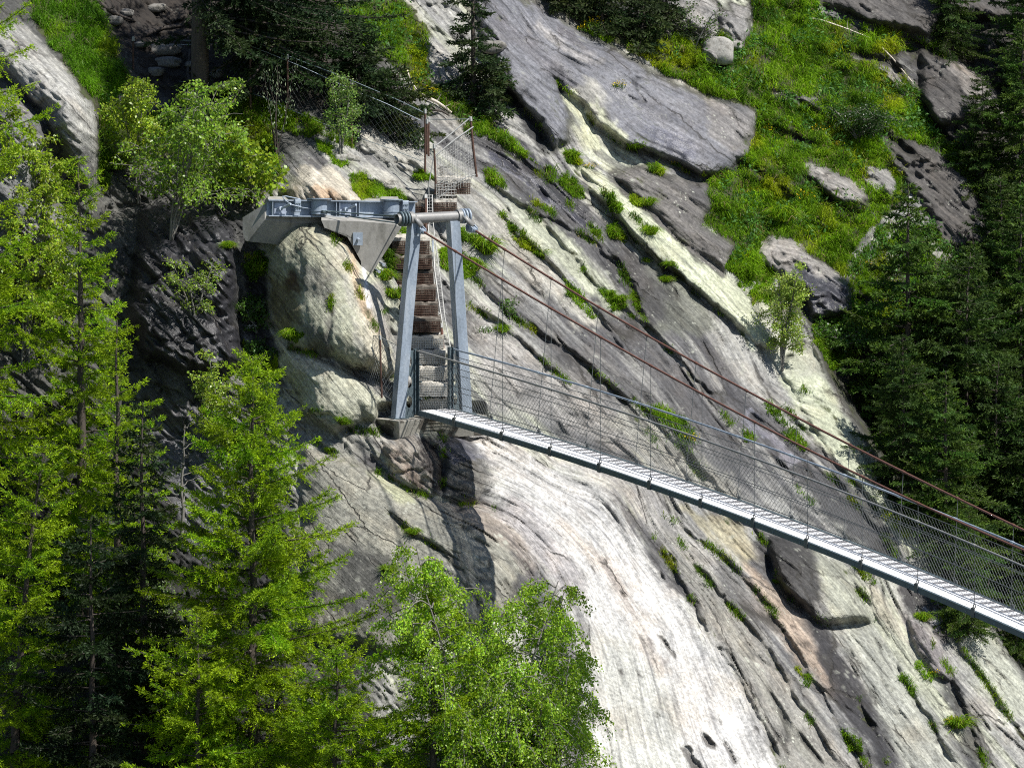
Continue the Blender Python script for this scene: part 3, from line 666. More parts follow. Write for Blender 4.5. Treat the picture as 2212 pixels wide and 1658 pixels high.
paint(MEADOW, (.06, .06, .03), 1, 8, soil=.8, rag=.6)
paint(z5((560, 60), (800, 160), (1400, -120), (1500, 1000), (1150, 1120), (1000, 1000), (860, 700), (900, 560), (860, 300), (700, 230)), (.065, .06, .05), 1, 14, soil=.35, lich=.2)
for p in rocks5 + rocks4: paint(p, (.05, .047, .035), .9, 6, grow=8, soil=.4)
for p in rocks5[:2]: paint(p, (.27, .255, .235), 1, 6, lich=.6, soil=0)
paint(z5((300, 1180), (560, 1240), (560, 1390), (420, 1430), (370, 1420), (350, 1280)), (.08, .08, .095), 1, 6, wet=1, soil=0)
for p in rocks5[2:5]: paint(p, (.12, .112, .105), 1, 8, lich=.5, soil=.12)
paint(z5((960, 240), (1120, 320), (1260, 500), (1200, 520), (1060, 400)), (.24, .22, .20), .9, 8, lich=.6)
for p in rocks5[5:] + rocks4: paint(p, (.27, .26, .245), 1, 5, lich=.8, soil=0)
for p in rocks3: paint(p, (.35, .34, .30), 1, 6, lich=.5, soil=0)
paint(z4((330, -60), (560, 30), (760, 100), (900, 150), (940, 100), (980, -60)), (.05, .05, .045), 1, 8, soil=.3, lich=.1)
LTOP = z2((100, -80), (380, -80), (470, 60), (520, 250), (560, 380), (480, 460), (400, 440), (330, 330), (240, 220), (190, 160), (150, 60))
paint(LTOP, (.06, .06, .03), 1, 8, soil=.8)
CTOP = z3((800, 0), (1300, 0), (1500, 250), (1480, 500), (1540, 620), (1700, 700), (1960, 900), (2100, 1050), (2211, 1150), (2000, 1060), (1700, 860), (1450, 700), (1300, 560), (1200, 450), (980, 360), (900, 200))
paint(CTOP, (.06, .06, .03), 1, 6, soil=.8)
BANK = z2((430, 420), (620, 500), (800, 560), (1000, 560), (1216, 620), (1250, 800), (1080, 900), (960, 860), (820, 720), (640, 640), (500, 640), (480, 830), (440, 830), (430, 600))
paint(BANK, (.07, .065, .035), 1, 10, soil=.7)
for p in LEDGES: band([(x, y + 5) for x, y in p], 17, col=(.06, .055, .042), a=.9, soft=6, soil=.2, rag=.5)
crest_noise = fbm(PC / 30, QC / 6, 77, 4)
COLR *= (1 - .55 * CRK)[..., None]; MSK[..., 2] += .35 * CRK * (brk2 > .6)
COLR *= (1 + .16 * crest_noise)[..., None] * (1 + .10 * fbm(U / 240, V / 240, 79, 3))[..., None]
lum = COLR.mean(-1, keepdims=True); COLR *= np.where(lum < .34, (lum / .34) ** .38, 1.0)
COLR = np.clip(COLR, .01, .85); MSK = np.clip(MSK, 0, 1.3)

M_ROCK = mat_rock()
def build_terrain():
    P = Q(U, V, H)
    nv, nu = U.shape
    idx = np.arange(nv * nu).reshape(nv, nu)
    f = np.stack([idx[:-1, :-1], idx[1:, :-1], idx[1:, 1:], idx[:-1, 1:]], -1).reshape(-1, 4)
    me = mesh_from('hillside', P.reshape(-1, 3), np.zeros((0, 3), int), f)
    me.materials.append(M_ROCK)
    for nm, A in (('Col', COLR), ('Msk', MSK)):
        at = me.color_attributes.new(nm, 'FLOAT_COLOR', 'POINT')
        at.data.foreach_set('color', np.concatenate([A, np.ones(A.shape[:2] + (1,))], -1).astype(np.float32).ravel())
    st = me.attributes.new('St', 'FLOAT_VECTOR', 'POINT')
    st.data.foreach_set('vector', np.stack([PC / 108, QC / 108, PC * 0], -1).astype(np.float32).ravel())
    me.polygons.foreach_set('use_smooth', np.ones(len(me.polygons), bool))
    o = bpy.data.objects.new('hillside', me); C.objects.link(o); o['kind'] = 'structure'
    return o
build_terrain()
# ------------------------------------------------------------------ steel and concrete
M_GALV = mat_simple('galvanised_steel', (.265, .315, .375), .5, .15, .26, 3.5, .15, .004, stretch=(1, 1, .3), col2=(.37, .40, .43), thr=(.5, .75))
M_GALVD = mat_simple('dark_steel', (.10, .135, .15), .5, .2, .2, 6, .12, .004)
M_TUBE = mat_simple('weathered_tube', (.235, .232, .222), .5, .1, .18, 7, .15, .004)
M_RUST = mat_simple('rusty_cable', (.135, .06, .042), .75, 0, .3, 14, .5, .006)
M_RUSTD = mat_simple('rusty_iron', (.085, .045, .032), .85, 0, .4, 14, .5, .006)
M_RUSTM = mat_simple('rusty_mesh', (.085, .044, .029), .85, 0, .5, 9, .4, .006, col2=(.15, .11, .085))
M_WIRE = mat_simple('wire', (.13, .14, .14), .55, .3, .2, 10, 0)
M_NETD = mat_simple('dark_netting', (.045, .055, .055), .6, .2, .2, 10, 0)
M_WIREP = mat_simple('pale_wire', (.42, .42, .40), .55, .2, .2, 10, 0)
M_DECK = mat_simple('deck_grating', (.90, .89, .88), .6, 0, .06, 9, .2, .003)
M_STRIP = mat_simple('dark_strip', (.22, .215, .22), .8, 0, .2, 20, .2, .003)
M_CONC = mat_simple('concrete', (.30, .292, .27), .9, 0, .22, 2.2, .5, .012, stretch=(1, 1, .35), col2=(.19, .185, .165))
M_CONCD = mat_simple('damp_concrete', (.34, .325, .28), .85, 0, .3, 2.4, .5, .012, col2=(.10, .09, .075), thr=(.49, .55))
M_STEP = mat_simple('step_concrete', (.50, .47, .41), .9, 0, .3, 7, .7, .02, col2=(.27, .25, .20))
M_STEPD = mat_simple('mossy_step', (.10, .085, .068), .9, 0, .4, 8, .8, .025, col2=(.40, .36, .30), thr=(.56, .66))
M_WOODP = mat_simple('bleached_wood', (.55, .48, .40), .8, 0, .25, 5, .4, .01)

TH = radians(30.0)
cv = np.array([cos(TH), sin(TH), 0]); bv = np.array([sin(TH), -cos(TH), 0]); zv = np.array([0, 0, 1.0])
T0 = Q(859, 903, -.35)
RT = np.stack([cv, bv, zv], 1)            # local (across, along the bridge, up) -> world
def TP(s, t, z): return T0 + cv * s + bv * t + zv * z
N0 = T0 + cv * .45                         # plane of the near edge of the walkway
WID = .79

tz = np.polyfit([.03, 3.41, 5.36, 7.29, 9.16, 11.08, 12.98, 14.86, 16.72, 18.6, 20.43, 21.99], [.10, -.03, -.12, -.29, -.44, -.60, -.78, -.96, -1.17, -1.37, -1.59, -1.77], 2)
cz = np.polyfit([.21, 2.31, 6.44, 9.73, 10.82, 12.89, 16.53, 21.98], [3.76, 3.24, 2.39, 1.72, 1.49, 1.12, .47, -.30], 3)
zdeck = lambda t: np.polyval(tz, t)
cz2 = np.polyfit([.3, 2.86, 6.53, 9.93, 11.09, 12.99, 16.7, 20.74], [3.72, 3.12, 2.35, 1.68, 1.46, 1.10, .51, -.13], 3)
zcab = lambda t, far=0: np.polyval(cz2 if far else cz, t)
def CP(t, far):
    t = np.asarray(t, float)
    return NP(t, 0, zcab(t)) if not far else T0 + np.multiply.outer(t, bv) + np.multiply.outer(1.6 - .01624 * (t - .3), cv) + np.multiply.outer(zcab(t, 1), zv)
def NP(t, off, z): return N0 + np.multiply.outer(np.asarray(t, float), bv) + cv * off + np.multiply.outer(np.asarray(z, float), zv)
TEND = 27.0
hang_t = 1.53 + 1.885 * np.arange(14)

def net(mb, top, bot, cell, r, n=3, both=True, seg=3, sq=False):
    top = np.asarray(top, float); bot = np.asarray(bot, float)
    L = np.r_[0, np.cumsum(np.linalg.norm(np.diff(top, axis=0), axis=1))]; S = L[-1]
    Hm = np.mean(np.linalg.norm(top - bot, axis=1))
    f = lambda s, t: np.stack([np.interp(s, L, top[:, i]) * (1 - t) + np.interp(s, L, bot[:, i]) * t for i in range(3)], -1)
    if sq:
        for k_ in np.arange(0, S + 1e-6, cell): mb.tube(f(np.full(4, k_), np.linspace(0, 1, 4)) + rng.normal(0, .006, (4, 3)), r, n, False)
        for k_ in np.arange(0, Hm + 1e-6, cell):
            m_ = max(3, int(S / .3)); mb.tube(f(np.linspace(0, S, m_), np.full(m_, k_ / Hm)) + rng.normal(0, .006, (m_, 3)), r, n, False)
        return
    for sg in (1, -1):
        for s0 in np.arange(-Hm, S + Hm, cell):
            a0, a1 = 0.0, 1.0      # s = s0 + sg*t*Hm inside 0..S
            if sg > 0: a0 = max(a0, -s0 / Hm); a1 = min(a1, (S - s0) / Hm)
            else: a0 = max(a0, (s0 - S) / Hm); a1 = min(a1, s0 / Hm)
            if a1 - a0 < .03: continue
            t = np.linspace(a0, a1, seg)
            mb.tube(f(s0 + sg * t * Hm, t), r, n, False)

def sweep(mb, P, prof, side, col=None):
    """open sweep of a 2-D profile (across, up) along P"""
    P = np.asarray(P, float); k_ = len(P); m_ = len(prof); pr = np.array(prof)
    Vv = P[:, None] + pr[None, :, :1] * np.asarray(side) + pr[None, :, 1:] * zv
    i = np.arange(k_ - 1)[:, None] * m_; j = np.arange(m_)[None]; j2 = (j + 1) % m_
    mb.add(Vv.reshape(-1, 3), np.stack([i + j, i + j2, i + m_ + j2, i + m_ + j], -1).reshape(-1, 4), col)

def build_bridge():
    org = N0
    br = empty('suspension_bridge', org, 'long narrow footbridge with white grating deck hanging from two rusty cables', 'bridge')
    def P(mb, name, mat, sm=False, par=None): 
        o = mb.build(name, mat, br if par is None else par, sm, org=org); return o
    ts = np.linspace(0, TEND, 60)
    for off in (0.0, WID):
        mb = MB(); sweep(mb, NP(ts, off, zdeck(ts)), [(-.03, .015), (-.03, -.092), (.03, -.092), (.03, .015)], cv)
        for t in np.arange(.4, TEND, .94): mb.box(NP(t, off - .032, zdeck(t) - .05), (.012, .03, .03), RT, (1.6, 1.6, 1.6))
        P(mb, 'edge_beam', M_GALVD)
        for t in hang_t: pass
    edges = np.r_[0.0, hang_t, TEND]
    for a, b in zip(edges[:-1], edges[1:]):
        mb = MB(); n_ = max(1, int(round((b - a) / .314)))
        tt = np.linspace(a + .004, b - .004, n_ + 1)
        nb_ = int((b - a) / .030)                     # open grating: bearing bars across, rods along
        for t in a + (np.arange(nb_) + .5) * (b - a) / nb_: 
            mb.hexa([NP(t + dt, o, zdeck(t + dt) - dz) for dz in (.020, 0) for dt, o in ((-.006, .034), (-.006, WID - .034), (.006, WID - .034), (.006, .034))])
        for o in np.linspace(.06, WID - .06, 9):
            mb.hexa([NP(t, o + do, zdeck(t) - dz) for dz in (.018, .004) for t, do in ((a + .004, -.003), (a + .004, .003), (b - .004, .003), (b - .004, -.003))])
        for t in (a + .012, b - .012): mb.hexa([NP(t + dt, o, zdeck(t + dt) - dz) for dz in (.024, -.001) for dt, o in ((-.008, .032), (-.008, WID - .032), (.008, WID - .032), (.008, .032))])
        pn = P(mb, 'deck_panel', M_DECK)
        for t0, t1 in zip(tt[:-1], tt[1:]):
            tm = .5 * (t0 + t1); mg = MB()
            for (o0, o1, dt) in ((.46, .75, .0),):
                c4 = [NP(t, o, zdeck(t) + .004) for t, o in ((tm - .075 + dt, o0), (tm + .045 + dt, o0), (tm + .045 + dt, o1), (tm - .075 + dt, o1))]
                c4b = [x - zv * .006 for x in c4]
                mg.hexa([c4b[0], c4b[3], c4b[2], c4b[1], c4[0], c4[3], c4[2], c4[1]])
            P(mg, 'dark_strip', M_STRIP, par=pn)  # thin dark plate across the far part of the panel
    for off in (0.0, WID):
        far = int(off > 0); sgn = -1 if off == 0 else 1
        tc = np.linspace(.24 if off == 0 else .30, TEND, 70)
        mb = MB(); mb.tube(CP(tc, far), .022, 8)
        for t in hang_t: mb.tube(CP([t - .04, t + .04], far), .029, 8)
        mc = P(mb, 'main_cable', M_RUST, True)
        # forked socket at the tower
        t0 = tc[0]; d = CP(t0 + .3, far) - CP(t0, far); d /= np.linalg.norm(d)
        s0 = CP(t0, far) + d * .06; ln = .32
        ms = MB(); sv = np.cross(d, cv); sv /= np.linalg.norm(sv)
        ms.tube([s0, s0 - d * .05, s0 - d * .11], (.036, .052, .062), 10)
        for k_ in (-1, 1):
            base = s0 - d * .10 + cv * .055 * k_; tip = s0 - d * ln + cv * .042 * k_
            pts = []; nn = 12
            ell = [(-.05, .05)] + [(.14 + .09 * sin(a), .085 * cos(a)) for a in np.linspace(0, pi, nn)] + [(-.05, -.05)]
            va = [base - d * x + sv * y + cv * .012 for x, y in ell]; vb = [q - cv * .024 for q in va]
            m_ = len(ell); ms.add(np.array(va + vb), [(i, (i + 1) % m_, m_ + (i + 1) % m_, m_ + i) for i in range(m_)])
            for vs, rv in ((va, 0), (vb, 1)):
                cen = np.mean(vs, 0); ms.add(np.array(vs + [cen]), [((i + 1) % m_, i, m_) if rv else (i, (i + 1) % m_, m_) for i in range(m_)])
        pin = s0 - d * .24; ms.tube([pin - cv * .085, pin + cv * .085], .045, 12, col=(.55, .58, .62))
        P(ms, 'cable_socket', M_GALV, False, mc)
        # handrail, ropes, netting
        tr = np.linspace(0.0, TEND, 60); mb = MB(); mb.tube(NP(tr, off + .015 * sgn, zdeck(tr) + 1.2), .021, 8)
        for t in hang_t: mb.tube(NP([t - .05, t + .05], off + .015 * sgn, zdeck(np.array([t - .05, t + .05])) + 1.2), .028, 8, col=(1.25, 1.25, 1.2))
        P(mb, 'handrail', M_TUBE if off == 0 else M_GALV, True)
        for hgt in (1.06, .70, .36):
            mb = MB(); mb.tube(NP(tr, off, zdeck(tr) + hgt), .0070, 5); P(mb, 'wire_rope', M_WIRE)
        mb = MB(); net(mb, NP(tr, off, zdeck(tr) + 1.06), NP(tr, off, zdeck(tr) + .02), .11, .0021, seg=2)
        P(mb, 'wire_netting', M_WIRE)
        for t in hang_t:
            zt = zcab(t); zb = zdeck(t)
            mb = MB()
            mb.tube([CP(t, far), NP(t, off, zb + .14)], .006, 5)
            a = np.linspace(0, 2 * pi, 11)
            ring = np.array([NP(t, off, zb + .10) + bv * .035 * cos(x) + zv * .035 * sin(x) for x in a]); mb.tube(ring, .009, 5, False)
            mb.box(NP(t, off + .035 * sgn, zb - .02), (.02, .11, .17), RT)
            mb.box(NP(t, off + .035 * sgn, zb + .05), (.022, .05, .06), RT)
            P(mb, 'hanger', M_WIRE)
build_bridge()

def oval_plate(mb, c0, ax, ay, nrm, w, h, a, b, t, n=28):
    ang = np.arange(n) * 2 * pi / n
    E = np.c_[a * np.cos(ang), b * np.sin(ang)]
    k_ = 1 / np.maximum(np.abs(np.cos(ang)) / (w / 2), np.abs(np.sin(ang)) / (h / 2)); O = np.c_[k_ * np.cos(ang), k_ * np.sin(ang)]
    pos = lambda A, z: c0 + A[:, :1] * ax + A[:, 1:] * ay + z * nrm
    V_ = np.vstack([pos(O, t / 2), pos(E, t / 2), pos(E, -t / 2), pos(O, -t / 2)]); f = []
    for i in range(n):
        j = (i + 1) % n
        f += [(i, j, n + j, n + i), (n + i, n + j, 2 * n + j, 2 * n + i), (2 * n + i, 2 * n + j, 3 * n + j, 3 * n + i), (3 * n + i, 3 * n + j, j, i)]
    mb.add(V_, f)

def build_tower():
    org = T0
    tw = empty('bridge_tower', org, 'grey steel bridge tower of two leaning legs under a round crossbar', 'tower')
    B = lambda mb, n_, m_, sm=False, par=None: mb.build(n_, m_, tw if par is None else par, sm, org=org)
    for s0, s1 in ((0.0, .385), (1.55, 1.265)):
        mb = MB(); w2, d2 = .112, .10
        lo = [TP(s0 + a, b_, .012) for a, b_ in ((-w2, -d2), (w2, -d2), (w2, d2), (-w2, d2))]
        hi = [TP(s1 + a, b_, 3.90) for a, b_ in ((-w2, -d2), (w2, -d2), (w2, d2), (-w2, d2))]
        # local across/along is left-handed: reverse the ring
        mb.hexa([lo[3], lo[2], lo[1], lo[0], hi[3], hi[2], hi[1], hi[0]])
        o = B(mb, 'leg', M_GALV)
        bm_bevel(o, .006)
        mf = MB(); mf.box(TP(s0, 0, .006), (.34, .32, .022), RT)
        for a in (-.13, .13):
            for b_ in (-.12, .12): mf.tube([TP(s0 + a, b_, .01), TP(s0 + a, b_, .05)], .014, 6)
        B(mf, 'base_plate', M_GALVD, par=o)
    zt = 3.985
    mb = MB(); mb.tube([TP(-.02, 0, zt), TP(1.65, 0, zt)], .105, 28, caps=False)
    mb.tube([TP(-.02, 0, zt), TP(1.65, 0, zt)], .090, 28, caps=False)
    mb.tube([TP(1.64, 0, zt), TP(1.645, 0, zt)], .104, 28)
    for s in (-.02,):     # rim
        a = np.arange(28) * 2 * pi / 28
        v_ = [TP(s, r_ * cos(x), zt + r_ * sin(x)) for r_ in (.105, .090) for x in a]
        mb.add(v_, [(i, (i + 1) % 28, 28 + (i + 1) % 28, 28 + i) for i in range(28)])
    cb = B(mb, 'crossbar', M_TUBE, True)
    for s in (.07, .14, .21, 1.47, 1.54, 1.61):
        mb = MB(); mb.tube([TP(s - .021, 0, zt), TP(s - .013, 0, zt), TP(s + .013, 0, zt), TP(s + .021, 0, zt)], (.135, .152, .152, .135), 28)
        B(mb, 'sheave', M_GALV if s > 1 else M_GALVD, True, cb)
    for s, tt, zz in ((.44, .16, 3.84), (1.60, .2, 3.80)):
        sa = s - (.14 if s < 1 else .20); mb = MB(); mb.tube([TP(sa - .045, 0, zt), TP(sa + .045, 0, zt)], .137, 28)
        mb.prism(TP(sa + .02, .09, zt + .06), TP(s + .0, tt + .04, zz + .0), cv, .09, .04)
        B(mb, 'strap', M_TUBE, True, cb)
    # punched end frames beside the walkway
    for s, s2, flip in ((.12, .36, 1), (1.14, 1.42, -1)):
        mb = MB(); w_ = s2 - s
        for k_ in range(3): oval_plate(mb, TP((s + s2) / 2, .03, .12 + .40 * (k_ + .5)), cv, zv, bv, w_, .40, .062 if k_ else .07, .12, .012)
        mb.box(TP((s + s2) / 2, .03, .065), (w_, .013, .11), RT); mb.box(TP((s + s2) / 2, .03, 1.335), (w_, .013, .03), RT)
        B(mb, 'frame_plate', M_GALVD)
        mb = MB(); sp_ = .405 if flip == 1 else 1.195
        mb.box(TP(sp_ - .04, .03, .72), (.012, .10, 1.30), RT); mb.box(TP(sp_ + .04, .03, .72), (.012, .10, 1.30), RT); mb.box(TP(sp_, -.022, .72), (.07, .012, 1.30), RT)
        for zz in (.38, .72, 1.06): mb.tube([TP(sp_ + .05, .06, zz), TP(sp_ + .05, .16, zz)], .016, 6)
        B(mb, 'frame_post', M_GALVD)
def bm_bevel(o, w_):
    md = o.modifiers.new('bevel', 'BEVEL'); md.width = w_; md.segments = 2; md.limit_method = 'ANGLE'
build_tower()

def poly_prism(mb, front, back, col=None, m=0):
    n = len(front); mb.add(np.r_[front, back], [(i, i + n, (i + 1) % n + n, (i + 1) % n) for i in range(n)], col, m)
    for P_, rv in ((front, 0), (back, 1)):
        c_ = np.mean(P_, 0); mb.add(np.vstack([P_, c_]), [((i + 1) % n, i, n) if rv else (i, (i + 1) % n, n) for i in range(n)], col, m)

def on_plane(uv, ref, nrm):
    out = []
    for u, v in uv:
        d = Q(u, v, 10.0) - CAM; t = ((ref - CAM) @ nrm) / (d @ nrm); out.append(CAM + t * d)
    return np.array(out)

def build_concrete():
    # footing under the tower
    r4 = lambda x, y: (809.67 + x * .179, 701.7 + y * .179)
    mb = MB()
    zt = T0[2] - .004
    FL = TP(-.22, .42, 0); BL = TP(-.42, -.25, 0); FR = TP(1.82, .42, 0); BR = TP(1.82, -.45, 0)
    top = [FL, FR, BR, BL]; bot = [FL + np.array([.02, .10, -.42]), FR + np.array([0, .2, -.42]), BR + zv * -.42, BL + np.array([.25, .35, -.42])]
    mb.hexa([bot[0], bot[1], bot[2], bot[3], top[0], top[1], top[2], top[3]])
    o = mb.build('concrete_footing', M_CONCD, None, org=T0); o.location = T0
    bm_bevel(o, .015); tag(o, 'weathered concrete footing block under the steel tower, partly stained dark', 'footing')
    # block that holds the anchor beam
    e2 = lambda *p: [(512.8 + x * .17082, 410.2 + y * .17082) for x, y in p]
    nE = np.array([-.6, -.75, .25]); ref = Q(*e2((340, 380))[0], AY - .02)
    E = on_plane(e2((65, 350), (335, 185), (345, 200), (345, 380), (130, 652), (100, 640), (65, 540)), ref, nE)
    mb = MB(); d_ = np.array([1.0, .6, -.16]); poly_prism(mb, E, E + d_)
    nW = np.array([.3, -.93, -.15]); refw = Q(*e2((1500, 480))[0], AY + .12)
    Wp = on_plane(e2((1060, 385), (1500, 395), (1990, 435), (2070, 478), (1613, 1182), (1575, 1090), (1560, 900), (1370, 560), (1100, 480)), refw, nW)
    poly_prism(mb, Wp, Wp + np.array([-.02, .9, .1]))
    # body behind the beam, joining both
    Bp = on_plane(e2((420, 235), (2080, 235), (2070, 478), (1060, 440), (345, 380)), Q(*e2((1000, 300))[0], AY + .55), np.array([.40, -.9, .05]))
    poly_prism(mb, Bp, Bp + np.array([-.1, 1.1, .15]))
    o = mb.build('anchor_block', M_CONC, None, org=ref); o.location = ref
    bm_bevel(o, .012); tag(o, 'grey overhanging concrete anchor block clinging to the rounded boulder', 'anchor block')
    mb = MB(); pc = on_plane(e2((1520, 620)), refw + np.array([0, -.03, 0]), nW)[0]
    mb.box(pc, (.20, .03, .26), np.array([[.95, .3, 0], [-.3, .95, 0], [0, 0, 1.0]]).T); mb.tube([pc, pc + np.array([.03, -.12, -.02])], .03, 8)
    o = mb.build('rock_bolt', M_GALV, None, org=pc); o.location = pc; tag(o, 'small steel rock bolt plate on the face of the concrete wedge', 'bolt')
    for k_, p in enumerate(((1830, 930), (1770, 1015))):
        pc = on_plane(e2(p), refw, nW)[0]; mb = MB(); mb.tube([pc + np.array([-.05, .2, 0]), pc + np.array([.04, -.1, -.02])], .022, 8)
        mb.tube([pc + np.array([.03, -.08, -.02]), pc + np.array([.035, -.1, -.02])], .034, 8)
        o = mb.build('steel_dowel', M_GALV, None, org=pc); o.location = pc
        tag(o, ('upper' if k_ == 0 else 'lower') + ' of two short steel dowels poking out of the wedge edge', 'dowel', 'dowels in the concrete wedge')

AY = float(terrainY(645, 490)) - .30
def build_anchor_beam():
    e2 = lambda *p: [(512.8 + x * .17082, 410.2 + y * .17082) for x, y in p]
    A = Q(*e2((372, 330))[0], AY); Bq = Q(*e2((2250, 352))[0], AY + 1.05)
    ax = Bq - A; L = np.linalg.norm(ax); ax /= L
    ot = np.cross(ax, zv); ot /= np.linalg.norm(ot)         # towards the viewer
    ot = ot * .93 + zv * .10; ot /= np.linalg.norm(ot)
    up = np.cross(ot, ax); up = up if up[2] > 0 else -up
    R = np.stack([ax, ot, up], 1)
    W = lambda s, o_, h: A + ax * s + ot * o_ + up * h
    org = A
    g = empty('anchor_beam', org, 'heavy grey steel girder with cable drums on top of the concrete anchor block', 'steel beam')
    B = lambda mb, n_, m_=M_GALV, sm=False, par=None: mb.build(n_, m_, g if par is None else par, sm, org=org)
    HB = .315
    mb = MB(); mb.box(W(L / 2, -.03, HB / 2), (L, .018, HB), R)
    mb.box(W(L / 2, .0, HB), (L, .24, .022), R); mb.box(W(L / 2, .0, 0), (L, .24, .022), R)
    px = lambda x: (x - 372) * .17082 / 108 / .905
    for x in (425, 1195, 1235, 1440, 1470): mb.box(W(px(x), .035, HB / 2), (.014, .13, HB - .03), R)
    gi = B(mb, 'girder')
    for x in (985, 1862):
        mb = MB(); s = px(x)
        mb.tube([W(s, .09, .035), W(s, .09, .30)], .162, 32); mb.tube([W(s, .09, .335), W(s, .09, .36)], .255 if x < 1200 else .235, 32)
        mb.tube([W(s, .09, .30), W(s, .09, .34)], .15, 32); mb.tube([W(s, .09, .10), W(s, .09, .115)], .176, 32)
        B(mb, 'cable_drum', M_GALV, False)
    for x in (715, 2018):
        mb = MB(); s = px(x); mb.box(W(s, .14, .20), (.125, .09, .235), R); mb.box(W(s, .13, .325), (.135, .11, .03), R)
        cl = B(mb, 'cable_clamp'); bm_bevel(cl, .008)
        mb = MB()
        for a in (-.035, 0, .035):
            for h in (.16, .25): mb.tube([W(s + a, .18, h), W(s + a, .205, h)], .013, 6)
        B(mb, 'bolt', M_GALVD, par=cl)
    for x, dx in ((540, -.07), (1330, .0)):
        mb = MB(); s = px(x); mb.box(W(s - .02, .0, .155), (.24, .03, .22), R, (1.25, 1.2, 1.22)); 
        mb.tube([W(s - .06, .0, .13), W(s - .03, .12, .15), ], .045, 10); mb.tube([W(s - .05, .05, .13), W(s + .09, .36, .235)], .024, 10, col=(1.3, 1.3, 1.3))
        B(mb, 'anchor_rod', M_GALV)
    # ropes from the drums over the tower crossbar
    for i, (x, s_t) in enumerate(((985, .07), (985, .14), (1862, .21))):
        s = px(x); mb = MB(); h0 = (.105, .075, .05)[i]
        th_ = np.linspace(-2.6, 1.35, 16)
        arc = np.array([W(s + .178 * sin(-a),   .09 + .180 * cos(a), h0) for a in th_])
        end = TP(s_t, -.10, 3.985 + (.06, -.10, -.02)[i])
        pts = np.vstack([arc[::-1] if False else arc[: 11], arc[10] * .5 + (W(s + .2, .25, h0)) * .5, end * .5 + W(s + .25, .26, h0) * .5 - zv * .02, end])
        mb.tube(pts, .016, 6)
        o = mb.build('anchor_rope', M_GALVD, None, True, org=end); o.location = end
        tag(o, ('dark steel rope from the left drum to the end sheave of the crossbar', 'dark steel rope sagging below the girder from left drum to tower', 'dark steel rope from the right drum to the tower crossbar')[i], 'steel rope', 'ropes between anchor beam and tower')
    mb = MB(); a = W(px(680), .16, .26); 
    mb.tube([W(px(880), .12, .15), W(px(760), .2, .17), W(px(640), .2, .22), W(px(570), .15, .30), W(px(540), .1, .39), W(px(590), .06, .40), W(px(760), .04, .345)], .012, 6)
    o = mb.build('cable_tail', M_GALV, None, True, org=a); o.location = a; tag(o, 'thin loose cable tail looping over the left end of the girder', 'steel rope')
build_concrete(); build_anchor_beam()

# ------------------------------------------------------------------ stairs
def build_stairs():
    st = [(886, 968, 861, .34, 0), (888, 966, 827, .30, 0), (886, 965, 793, .30, 0), (884, 962, 757, .30, 0), (880, 958, 725, .29, 0), (873, 951, 688, .30, 1), (867, 946, 654, .30, 1),
          (862, 941, 620, .30, 1), (857, 936, 585, .30, 1), (852, 932, 552, .30, 1), (846, 928, 514, .36, 2), (890, 925, 470, .3, 1), (896, 922, 440, .2, 1), (936, 986, 432, .3, 2), (938, 1016, 389, .32, 2)]
    ys = np.array([float(min(terrainY(u, v + 6) for u in np.linspace(a, b, 7))) for a, b, v, h, k_ in st])
    ys = np.interp(np.arange(len(st)), [0, 4, 10, 12, 14], [.62, 1.45, 3.0, 3.6, 4.1])
    ys = np.minimum(ys, [float(min(terrainY(u, v + 12) for u in np.linspace(a, b, 5))) for a, b, v, h, k_ in st])
    org = Q(927, 880, ys[0])
    root = empty('staircase', org, 'steep staircase of rough concrete steps with rusty mesh risers behind the tower', 'stairs')
    for (a, b, v, h, k_), y in zip(st, ys):
        pa = Q(a, v, y - .12); pb = Q(b, v, y - .12); mb = MB(); x0, x1, z_ = pa[0], pb[0], pa[2]
        n_ = 12; xs = np.linspace(x0, x1, n_)
        zt = z_ + rng.normal(0, .010, n_) ; zf = z_ - h * .9
        prof = lambda i: [(xs[i], y - .10 + rng.normal(0, .006), zf), (xs[i], y - .13 + rng.normal(0, .012), z_ - .05), (xs[i], y - .12, zt[i]), (xs[i], y + .55, zt[i] + .03), (xs[i], y + .55, zf)]
        V_ = np.array([prof(i) for i in range(n_)]).reshape(-1, 3)
        f = [(i * 5 + j, i * 5 + (j + 1) % 5, (i + 1) * 5 + (j + 1) % 5, (i + 1) * 5 + j) for i in range(n_ - 1) for j in range(5)]
        mb.add(V_, f); mb.add(V_[:5], [(0, 4, 3), (0, 3, 2), (0, 2, 1)]); mb.add(V_[-5:], [(0, 3, 4), (0, 2, 3), (0, 1, 2)])
        so_ = mb.build('step', M_STEP if k_ in (0, 2) else M_STEPD, root, org=org)
        mb = MB(); yy = y - .15
        for xx in np.arange(x0 + .01, x1, .035): mb.box((xx, yy, (zf + z_ - .06) / 2), (.010 if k_ == 0 else .015, .01, h * .9 - .06))
        for zz in np.arange(zf + .01, z_ - .05, .034): mb.box(((x0 + x1) / 2, yy - .008, zz), (x1 - x0, .008, .008 if k_ == 0 else .013))
        mb.build('riser_mesh', M_WIREP if k_ == 0 else M_RUSTM, so_, org=org)
build_stairs()

